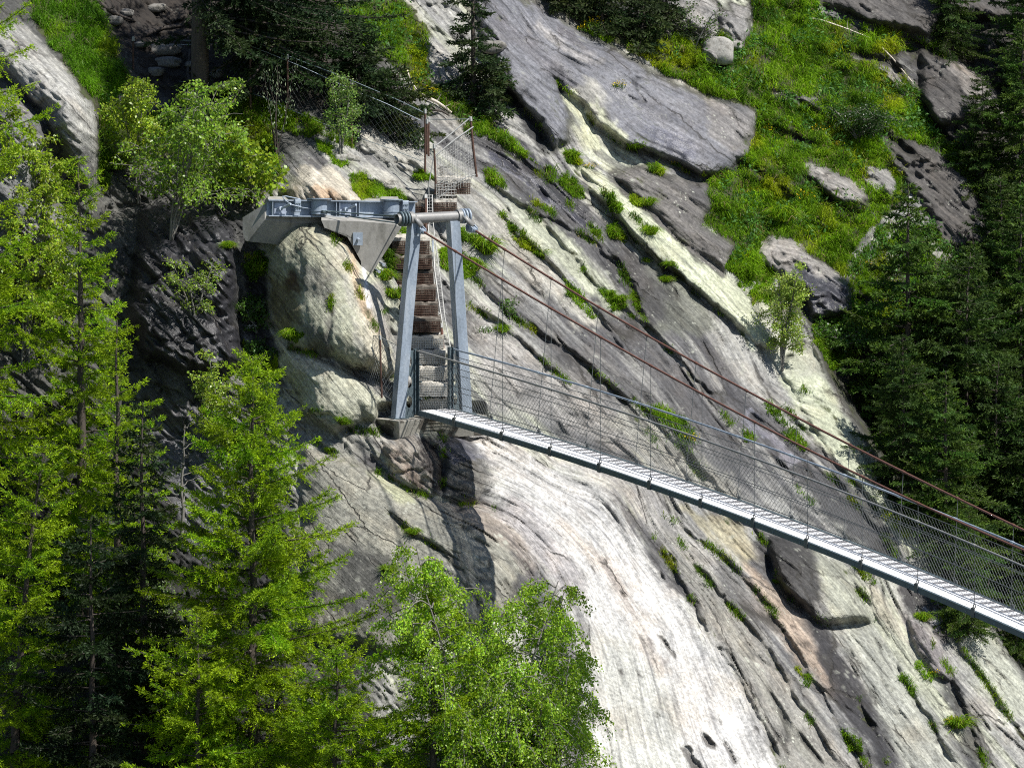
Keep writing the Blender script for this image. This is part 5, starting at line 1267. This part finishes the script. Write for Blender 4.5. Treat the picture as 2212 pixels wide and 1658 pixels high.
def leafy():
    BC = (.29, .47, .03); BG = 'birches and leafy shrubs'
    P = lambda name, tc, loc, lab, cat, m=M_BARKL: plant(name, tc, loc, lab, cat, None, (m, M_LEAF))
    P('birch_tree', broadleaf(height_to(1020, 1900, 1175), 2.1, 6, 26, 400, .056, BC, .55, .7, .22, stem=.035), foot(1045, 1900), 'fresh green weeping birch in front of the white slab at the bottom', 'birch tree')
    P('birch_tree', broadleaf(height_to(1190, 1880, 1400), 1.35, 4, 18, 260, .058, BC, .6, .7, .25, stem=.025), foot(1165, 1880), 'smaller birch leaning right at the foot of the white slab', 'birch tree')
    P('birch_tree', broadleaf(height_to(55, 800, 215), 1.1, 4, 18, 220, .070, (.30, .42, .035), .3, .4, .2), foot(55, 800), 'pale leaved birch tangled with the larch at the left edge', 'birch tree')
    P('birch_shrub', broadleaf(height_to(370, 520, 175), 1.6, 7, 11, 120, .070, (.23, .38, .035), .25, .7, .2), foot(370, 520), 'light green shrub spreading over the bank above the wet black wall', 'shrub')
    P('birch_shrub', broadleaf(height_to(300, 440, 175), .75, 4, 11, 110, .065, (.28, .40, .03), .1, .5, .3), foot(300, 440), 'upright leafy sapling beside the rounded grey cliff', 'shrub')
    P('birch_shrub', broadleaf(height_to(475, 1020, 765), .55, 3, 10, 120, .055, (.30, .42, .05), .2, .5, .3), foot(475, 1020), 'small pale birch just left of the top of the tall larch', 'shrub')
    P('birch_shrub', broadleaf(height_to(420, 700, 560), .6, 3, 7, 70, .05, (.24, .36, .04), .2, .7, .2), foot(420, 700), 'sparse shrub growing on the black wet wall', 'shrub')
    P('birch_shrub', broadleaf(height_to(1690, 800, 575), .55, 4, 12, 170, .045, (.28, .39, .06), .1, .6, .2), foot(1690, 800), 'airy pale shrub behind the crest of the slab', 'shrub')
    P('birch_shrub', broadleaf(height_to(738, 345, 165), .42, 3, 11, 90, .045, (.20, .33, .06), .1, .5, .25), foot(738, 345), 'slim birch sapling in front of the net fence', 'shrub')
    P('maple_shrub', broadleaf(height_to(560, 470, 295), .75, 4, 8, 60, .10, (.28, .40, .025), .1, .8, .25, lw=.9), foot(560, 470), 'broad leaved shrub above the left end of the steel girder', 'shrub')
    P('maple_shrub', broadleaf(height_to(510, 440, 320), .5, 3, 7, 50, .09, (.25, .37, .025), .1, .8, .25, lw=.9), foot(510, 440), 'low yellow green shrub on the bank left of the girder', 'shrub')
    P('rowan_shrub', broadleaf(height_to(200, 1770, 1510), .75, 3, 9, 130, .06, (.22, .38, .03), .15, .6, .3, lw=.45), foot(200, 1770), 'bright feathery shrub at the bottom left', 'shrub')
    P('rowan_shrub', broadleaf(height_to(40, 1660, 1380), .75, 3, 10, 110, .05, (.17, .30, .06), .15, .6, .3), foot(40, 1660), 'loose leafy shrub in the dark lower left corner', 'shrub')
    P('birch_shrub', broadleaf(height_to(330, 1420, 1190), .75, 3, 9, 100, .045, (.2, .32, .08), .25, .7, .4), foot(330, 1420), 'thin leafy branches in the dark hollow under the spruce', 'shrub')
    P('leafy_bush', broadleaf(height_to(1790, 760, 690), .7, 5, 8, 110, .06, (.07, .16, .02), .1, .9, .1), foot(1790, 760), 'lush green bush in the gap right of the slab crest', 'bush')
    P('leafy_bush', broadleaf(height_to(1850, 300, 235), .75, 6, 8, 110, .05, (.045, .10, .02), .1, .9, .05), foot(1850, 300), 'dark rounded bush on the upper meadow', 'bush')
    P('leafy_bush', broadleaf(height_to(1500, 110, 20), .6, 5, 6, 40, .05, (.08, .14, .03), .1, .7, .2), foot(1500, 110), 'twiggy small bush in front of the top rocks', 'bush')
    P('leafy_bush', broadleaf(height_to(1100, 690, 650), .15, 3, 4, 30, .045, (.08, .17, .02), .1, .9, .1), foot(1100, 690), 'little leafy clump on the slab right of the tower', 'bush')
    P('leafy_bush', broadleaf(height_to(555, 720, 640), .4, 5, 6, 60, .06, (.08, .17, .025), .1, .8, .2), foot(555, 720), 'leafy plants in the dark cleft left of the boulder', 'bush')
    P('leafy_bush', broadleaf(height_to(575, 800, 740), .4, 5, 6, 70, .055, (.06, .14, .02), .2, .8, .1), foot(575, 800), 'green plants at the foot of the boulder cleft', 'bush')
    # willow with pale catkins
    tr, cr = MB(), MB(); hh = height_to(600, 335, 90)
    for k_ in range(7):
        a = rng.uniform(0, 2 * pi); s = np.linspace(0, 1, 7); rr = rng.uniform(.1, .6)
        st = np.outer(s ** 1.2 * rr, [cos(a), sin(a) * .6, 0]) + np.outer(s * hh * rng.uniform(.6, 1), zv) + np.cumsum(rng.normal(0, .02, (7, 3)), 0)
        tr.tube(st, .010 * (1 - s * .8) + .002, 5); n_ = 34
        c_ = path_at(st, rng.uniform(.3, 1, n_)) + rng.normal(0, .07, (n_, 3)); cards(cr, c_, zv + rng.normal(0, .35, (n_, 3)), rng.uniform(.05, .09, n_), .022, (.36, .44, .26))
    plant('willow_shrub', (tr, cr), foot(600, 335), 'thin bare shrub with pale upright catkins behind the net fence', 'shrub', None, (M_BARK, M_LEAF))
    # leafless little tree
    tr, cr = MB(), MB(); hh = height_to(392, 1180, 915); s = np.linspace(0, 1, 8)
    st = np.outer(s * hh, zv) + np.cumsum(rng.normal(0, .03, (8, 3)), 0); tr.tube(st, .035 * (1 - s * .8) + .004, 7)
    for k_ in range(16):
        t = rng.uniform(.25, 1); a = rng.uniform(0, 6.28); q = np.linspace(0, 1, 5); L = rng.uniform(.4, .9) * (1.2 - t)
        tr.tube(path_at(st, np.array([t]))[0] + np.outer(q * L, [cos(a), sin(a), .5]) + np.cumsum(rng.normal(0, .02, (5, 3)), 0), .010 * (1 - q * .8) + .002, 5)
    root = empty('bare_tree', foot(392, 1180), 'small grey leafless tree in front of the wet rock left of the tall larch', 'tree'); tr.build('trunk', M_BARKL, root, True)
leafy()

# ------------------------------------------------------------------ grass
def blade_mesh(mb, P, L, W, lean, col):
    """curved blades: foot P, length L; lean = unit-ish direction the tip falls towards"""
    n = len(P); a = rng.uniform(0, 2 * pi, n); sd = np.c_[np.cos(a), np.sin(a), np.zeros(n)]
    up = unit(zv + rng.normal(0, .30, (n, 3)) + lean * .35)
    m1 = P + up * (L * .5)[:, None]; tip = m1 + unit(up * .55 + lean * .9 + rng.normal(0, .25, (n, 3)) - zv * .25) * (L * .55)[:, None]
    w = (sd * W[:, None] * .5)
    V_ = np.stack([P - w, P + w, m1 + w * .8, m1 - w * .8, tip], 1).reshape(-1, 3)
    i = np.arange(n)[:, None] * 5
    cc = np.repeat(col, 5, 0)
    k0 = mb.n; mb.add(V_, i + np.array([[0, 1, 2, 3]]), cc)
    mb.t.append(k0 + i + np.array([[3, 2, 4]])); mb.tm.append(np.zeros(n, int))

def grass_cols(n, u, v, kind=0):
    g = fbm(u / 45, v / 40, 61, 4)[:, None]; g2 = fbm(u / 16, v / 14, 67, 3)[:, None]
    dark = np.array([.07, .16, .012]); br = np.array([.25, .44, .014]); yel = np.array([.46, .50, .016]); dry = np.array([.33, .27, .12])
    c = dark + (br - dark) * np.clip(.62 + 1.0 * g + .35 * g2, 0, 1)
    c = c + (yel - c) * np.clip(1.8 * (fbm(u / 60, v / 60, 71, 3)[:, None] - .16), 0, .65)
    d = (rng.random((n, 1)) < np.clip(.04 + .6 * (g2 - .25), .03, .4)); c = np.where(d, dry, c)
    return c * rng.uniform(.7, 1.3, (n, 1))

def grass():
    mb = MB()
    def strew(poly, n, L=.26, soft=8, keep=None, colmul=(1, 1, 1)):
        Pn = np.array(poly); lo = Pn.min(0) - 6; hi = Pn.max(0) + 6
        u = rng.uniform(lo[0], hi[0], n * 3); v = rng.uniform(lo[1], hi[1], n * 3)
        d = polydist(poly, u, v) + 10 * fbm(u / 22, v / 20, 91, 3)
        ok = (d > 0)
        clump = fbm(u / 26, v / 22, 95, 4); ok &= (clump + rng.uniform(-.35, .6, len(u)) > .0)
        for p in rocks5 + rocks4 + rocks3 + [D_slab, D_block]: ok &= polydist(p, u, v) + 9 * fbm(u / 14, v / 14, 97, 2) < 4
        for p in LEDGES: ok &= np.abs(polydist([(x, y + 6) for x, y in p], u, v, False)) > 7 + 4 * fbm(u / 20, v / 20, 161, 2)
        u = u[ok][:n]; v = v[ok][:n]; m_ = len(u)
        Pp = ground(u, v); ll = L * rng.uniform(.45, 1.25, m_) * np.clip(1 + 1.1 * fbm(u / 26, v / 22, 99, 3), .45, 1.8)
        lean = unit(np.c_[rng.normal(.15, .5, m_), rng.normal(-.7, .4, m_), rng.normal(-.35, .2, m_)])
        blade_mesh(mb, Pp + zv * -.02, ll, rng.uniform(.010, .022, m_), lean, grass_cols(m_, u, v) * np.array(colmul))
    strew(MEADOW, 95000, .27)
    strew(LTOP, 16000, .26, colmul=(.7, .85, .9)); strew(CTOP, 22000, .24); strew(BANK, 15000, .24, colmul=(.9, .9, 1)); strew(z3((0, 690), (240, 740), (420, 800), (640, 900), (700, 960), (620, 1010), (420, 960), (200, 1000), (0, 980)), 9000, .18, colmul=(.8, .8, .8)); strew(z3((660, 1020), (760, 1060), (900, 1200), (860, 1230), (700, 1120)), 2500, .16); strew(z3((560, 850), (760, 960), (980, 1000), (940, 1080), (760, 1040)), 2500, .16, colmul=(.8, .8, .8))
    strew(z5((520, 1240), (700, 1000), (900, 1000), (1250, 1100), (1300, 1300), (1100, 1500), (560, 1500), (420, 1440)), 20000, .24, colmul=(.8, .85, .9))
    strew(z5((880, 560), (1000, 640), (1200, 720), (1300, 900), (1200, 1080), (1160, 900), (1000, 800)), 9000, .2, colmul=(.6, .7, .8))
    strew(z5((380, 1430), (560, 1400), (600, 1560), (480, 1640), (430, 1600)), 7000, .24)
    strew(z4((1290, 1360), (1340, 1260), (1500, 1340), (1530, 1560), (1420, 1540)), 8000, .24)
    for pl, n in ((z4((-40, 600), (60, 640), (150, 680), (260, 790), (330, 830), (340, 870), (200, 760), (60, 690), (-40, 680)), 9000),
                  (z4((30, 840), (120, 900), (160, 960), (80, 940)), 2500), (z4((360, 860), (480, 900), (560, 1000), (540, 1030), (400, 930)), 4500),
                  (z4((270, 1020), (330, 1020), (420, 1080), (400, 1110), (300, 1060)), 2500), (z4((140, 1110), (220, 1170), (370, 1300), (360, 1340), (250, 1280), (170, 1190)), 5500),
                  (z4((640, 980), (700, 1000), (740, 1070), (690, 1080)), 2200), (z4((800, 1010), (880, 1030), (890, 1070), (830, 1060)), 1800), (z4((850, 880), (930, 860), (950, 890), (870, 895)), 1800),
                  (z4((450, 770), (520, 780), (530, 830), (470, 830)), 1800), (z4((540, 460), (650, 480), (660, 520), (560, 540)), 1600), (z4((780, 720), (860, 700), (880, 750), (800, 760)), 1600),
                  (z4((410, 410), (540, 430), (560, 470), (480, 480)), 1200), (z4((390, 690), (440, 690), (450, 740), (400, 740)), 900), (z4((680, 1160), (760, 1180), (770, 1230), (700, 1210)), 1600),
                  (z4((450, 1420), (560, 1530), (620, 1610), (600, 1630), (500, 1540)), 2200), (z4((640, 1490), (760, 1540), (790, 1570), (700, 1580)), 1600),
                  (z8((460, 70), (520, 120), (640, 260), (660, 330), (600, 290), (500, 160)), 2500), (z8((0, 150), (60, 130), (180, 230), (200, 280), (100, 250)), 2200),
                  (z8((370, 220), (440, 260), (450, 300), (400, 280)), 900), (z8((980, 560), (1060, 620), (1100, 700), (1030, 660)), 1200), (z8((620, 470), (700, 540), (690, 560), (630, 500)), 900),
                  (z8((1070, 1260), (1120, 1340), (1110, 1360), (1060, 1290)), 800), (z8((1120, 1190), (1180, 1270), (1190, 1300), (1130, 1230)), 800), (z8((860, 800), (960, 860), (950, 890), (890, 860)), 1200),
                  (z8((820, 1520), (880, 1530), (900, 1590), (850, 1590)), 900), (z8((620, 1240), (680, 1290), (670, 1320), (630, 1290)), 700),
                  (z3((900, 1290), (1010, 1300), (1140, 1390), (1300, 1440), (1320, 1500), (1000, 1470)), 6000), (z3((1400, 1270), (1500, 1260), (1510, 1330), (1420, 1330)), 1800),
                  (z1((700, 80), (830, 120), (1000, 200), (1000, 225), (800, 220)), 3000), (z1((1180, 480), (1230, 480), (1240, 600), (1190, 600)), 2500), (z1((960, 360), (1010, 365), (1000, 410), (960, 410)), 900),
                  (z1((880, 500), (980, 520), (980, 600), (900, 590)), 1800), (z1((1280, 370), (1400, 400), (1420, 440), (1300, 430)), 1800), (z1((1080, 1310), (1220, 1320), (1220, 1350), (1080, 1345)), 1800), (z1((1300, 520), (1360, 540), (1400, 600), (1310, 640)), 1800),
                  (z1((110, 520), (230, 480), (240, 640), (130, 660)), 1200), (z1((300, 920), (430, 950), (400, 1010), (320, 980)), 2000), (z1((100, 1000), (300, 1120), (300, 1220), (150, 1200)), 2500),
                  (z4((1290, 150), (1330, 240), (1240, 240), (1220, 190)), 1200), (z4((560, 130), (700, 210), (680, 230), (580, 170)), 1500)):
        strew(pl, n, .20)
    for q_, pl in enumerate(CRACKS):                     # grass rooted along the cracks
        n_ = int(60 + np.hypot(*(np.array(pl[-1]) - pl[0])) * 5); L_ = np.r_[0, np.cumsum(np.hypot(*np.diff(np.array(pl), axis=0).T))]
        a_ = rng.uniform(0, L_[-1], n_); u = np.interp(a_, L_, [p[0] for p in pl]) + rng.normal(0, 4, n_); v = np.interp(a_, L_, [p[1] for p in pl]) + rng.normal(0, 4, n_)
        ok = (fbm(a_ / 34, a_ * 0 + q_ * 3.1, 151, 3) > .2) & (rng.random(n_) < .9); u = u[ok]; v = v[ok]; m_ = len(u)
        if m_ == 0: continue
        blade_mesh(mb, ground(u, v), .17 * rng.uniform(.4, 1.3, m_), rng.uniform(.008, .016, m_), unit(np.c_[rng.normal(.2, .5, m_), rng.normal(-.7, .4, m_), rng.normal(-.3, .2, m_)]), grass_cols(m_, u, v) * .8)
    # broad herbs and bilberry between the grass
    for poly, n_ in ((MEADOW, 9000), (BANK, 1200), (CTOP, 1500), (z5((520, 1240), (700, 1000), (900, 1000), (1250, 1100), (1300, 1300), (1100, 1500), (560, 1500)), 3500)):
        Pn = np.array(poly); lo = Pn.min(0); hi = Pn.max(0); u = rng.uniform(lo[0], hi[0], n_ * 6); v = rng.uniform(lo[1], hi[1], n_ * 6)
        ok = (polydist(poly, u, v) > 4) & (fbm(u / 34, v / 26, 141, 3) > .16)
        for p in rocks5 + rocks4 + [D_slab, D_block]: ok &= polydist(p, u, v) < 0
        u = u[ok][:n_]; v = v[ok][:n_]; m_ = len(u)
        c_ = ground(u, v) + np.c_[rng.normal(0, .05, (m_, 2)), rng.uniform(.05, .30, m_)]
        cards(mb, c_, rng.normal(0, 1, (m_, 3)) + zv * .3, rng.uniform(.06, .12, m_), rng.uniform(.03, .05, m_), np.array([.07, .17, .03]) * rng.uniform(.6, 1.7, (m_, 1)))
    o = mb.build('grass', M_GRASS); o['kind'] = 'stuff'
grass()

def tuft_builder(n=260, L=.34, spread=.10, droop=.6):
    mb = MB(); a = rng.uniform(0, 2 * pi, n); r = spread * np.sqrt(rng.random(n)); d = np.c_[np.cos(a), np.sin(a), np.zeros(n)]
    cl = grass_cols(n, rng.uniform(0, 2000, n), rng.uniform(0, 2000, n))
    blade_mesh(mb, d * r[:, None], L * rng.uniform(.6, 1.2, n), rng.uniform(.010, .018, n), unit(d + np.array([0, -.6, -droop])), cl)
    return mb
def tufts():
    T = [tuft_builder(), tuft_builder(340, .40, .13, .8), tuft_builder(200, .28, .08, .4)]
    spots = [(z1((1430, 480)), 1.9, 'big drooping grass tussock behind the right tower leg'), (z1((1360, 590)), 1.3, 'grass tuft with white flowers right of the tower crossbar'), (z1((1530, 930)), 1.2, 'bright grass tuft on the slab right of the tower leg'),
             (z1((170, 590)), 1.4, 'pale drooping tuft in the cleft left of the boulder'), (z1((380, 960)), 1.0, 'green tuft at the foot of the boulder'), (z1((660, 1440)), .9, 'dry tuft on the rock below the boulder'), (z1((930, 740)), 1.3, 'yellowish tussock left of the staircase'), (z1((880, 640)), 1.1, 'green tussock under the concrete wedge'),
             (z4((60, 1290)), 1.6, 'large dark tussock beside the upper rusty cable'), (z4((330, 1300)), 1.0, 'tuft at the end of the grassy strip on the slab'), (z4((880, 1040)), .9, 'round tuft at the edge of the dark block'), (z4((610, 1190)), .9, 'dry tuft in the wet grey runnel'), (z4((500, 800)), 1.0, 'tuft in the crack below the violet slab'), (z4((890, 1190)), 1.0, 'yellow tuft on the lichen covered rib'), (z4((870, 1330)), .7, 'small dry tuft on the lower lichen rib'), (z4((990, 1350)), .7, 'tiny dry tuft near the lichen crest'), (z4((970, 1430)), .7, 'tuft at the lower end of the grey runnel'), (z4((690, 1500)), .9, 'green tuft above the lower cable'), (z4((740, 1530)), .9, 'second green tuft above the lower cable'),
             (z5((250, 970)), 1.6, 'pale green tussock on the meadow'), (z5((640, 1300)), 1.0, 'dark tussock beside the free standing spruce'), (z5((530, 300)), 1.2, 'dry straw coloured tussock in the meadow'), (z5((430, 690)), 1.0, 'withered tussock above the mossy rock'), (z5((340, 100)), 1.6, 'tall overhanging tussock near the top rocks'),
             (z7((310, 700)), .9, 'dry tuft on the grey rock right of the tall larch'), (z7((430, 520)), .7, 'green tuft in the long crack of the grey rock'), (z7((20, 120)), .7, 'tiny tuft on the rock below the boulder'),
             (z8((1300, 1480)), 1.5, 'round bright tussock with yellow flowers near the lower right corner'), (z8((1150, 1030)), .9, 'hanging tuft on the small dark ledge'), (z8((660, 1270)), .7, 'green tuft in the orange stained crack'), (z8((530, 870)), .5, 'sprig in the dark hollow under the deck'),
             (z2((500, 740)), 1.9, 'straw coloured tussock hanging beside the rounded cliff'), (z2((480, 600)), 1.4, 'dry tussock against the rounded cliff'), (z2((920, 760)), 1.3, 'straw tussock on the bank under the sapling'), (z2((1010, 1090)), .7, 'little tuft on the wet wall'),
             (z6((1440, 190)), .8, 'dry tuft on the rock ledge left of the footing'), (z6((1100, 340)), 1.2, 'pale tussock right of the tall larch trunk')]
    cols = [M_GRASS] * 3; meshes = []
    for k_, (p, s, lab) in enumerate(spots):
        (u, v), = p; mbk = T[k_ % 3]
        if k_ < 3: o = mbk.build('grass_tuft', M_GRASS)
        else: o = meshes[k_ % 3].copy(); C.objects.link(o)
        if k_ < 3: meshes.append(o)
        o.location = tuple(ground(u, v) + np.array([0, -.03, -.03])); o.rotation_euler = (0, 0, rng.uniform(-.6, .6)); o.scale = (s, s, s * .9)
        tag(o, lab, 'grass tuft', 'grass tufts in the rock cracks')
tufts()

def flowers():
    Fm = []
    def clump(n, spread, size, col):
        mb = MB(); c = rng.normal(0, 1, (n, 3)) * np.array([spread, spread * .6, spread * .35]) + zv * .10
        cards(mb, c, rng.normal(0, 1, (n, 3)), size * rng.uniform(.7, 1.3, n), size * .9, col)
        m2 = 60; g = rng.normal(0, 1, (m2, 3)) * np.array([spread, spread * .6, .02]); 
        blade_mesh(mb, g, np.full(m2, .16), np.full(m2, .014), unit(rng.normal(0, 1, (m2, 3))), np.repeat(np.array([[.07, .15, .015]]), m2, 0)); return mb
    spots = [(z5((330, 890)), 1.6, 'large yellow flower clump on the meadow beside the small rock', 0), (z5((400, 580)), 1.0, 'yellow flowers on the meadow above the mossy rock', 0), (z5((490, 650)), .8, 'few yellow flowers right of the meadow centre', 0), (z5((170, 580)), .9, 'yellow flowers beside the end of the violet slab', 0), (z5((1030, 640)), .9, 'yellow flowers on the shaded ledge at the right', 0), (z5((100, 1140)), .8, 'yellow flowers above the two toned outcrop', 0), (z5((620, 1170)), .7, 'yellow moss cushion beside the spruce', 0), (z5((120, 850)), .7, 'scattered yellow flowers low on the meadow', 0),
             (z4((590, 140)), 1.3, 'yellow flower cushion on the upper rim of the violet slab', 0), (z4((540, 150)), .7, 'small yellow cushion on the rim beside the bigger one', 0), (z4((1020, 840)), .8, 'yellow flowers in the crack under the violet slab', 0), (z4((730, 440)), .8, 'mossy yellow cushion in the middle of the violet slab', 0), (z4((580, 855)), .7, 'yellow flowers at the start of the lichen rib', 0),
             (z8((170, 280)), 1.1, 'yellow flowers in the slab crack behind the netting', 0), (z8((1205, 1265)), .9, 'yellow flowers beside the small dark ledge rock', 0), (z8((1270, 1465)), .9, 'yellow flowers on top of the round tussock', 0),
             (z2((1040, 620)), 1.1, 'yellow flowers on the bank below the shaded path', 0), (z2((1090, 665)), .9, 'yellow flowers above the broad leaved shrub', 0), (z3((1510, 685)), .9, 'yellow flowers in the grass under the juniper bush', 0), (z3((160, 1110)), .9, 'yellow flowers among the broad leaved shrub', 0), (z1((480, 1045)), .8, 'bright yellow moss cushion under the boulder', 0),
             (z1((1350, 590)), 1.0, 'white flowers in the tuft right of the crossbar', 1), (z1((1440, 930)), 1.0, 'white flowers on reddish stems right of the tower', 1), (z1((150, 920)), .9, 'white flowers in the cleft below the boulder', 1), (z3((1090, 1470)), .8, 'white flowers just above the steel girder', 1)]
    P0 = [clump(70, .11, .035, (.62, .46, .01)), clump(60, .11, .03, (.75, .75, .70))]; M0 = [None, None]
    for p, s, lab, k_ in spots:
        (u, v), = p
        if M0[k_] is None: o = P0[k_].build('flower_clump', M_FLOWER); M0[k_] = o
        else: o = M0[k_].copy(); C.objects.link(o)
        o.location = tuple(ground(u, v) + np.array([0, -.06, -.02])); o.scale = (s,) * 3; o.rotation_euler = (0, 0, rng.uniform(-1, 1))
        tag(o, lab, 'flowers', 'flower clumps on the mountainside')
flowers()
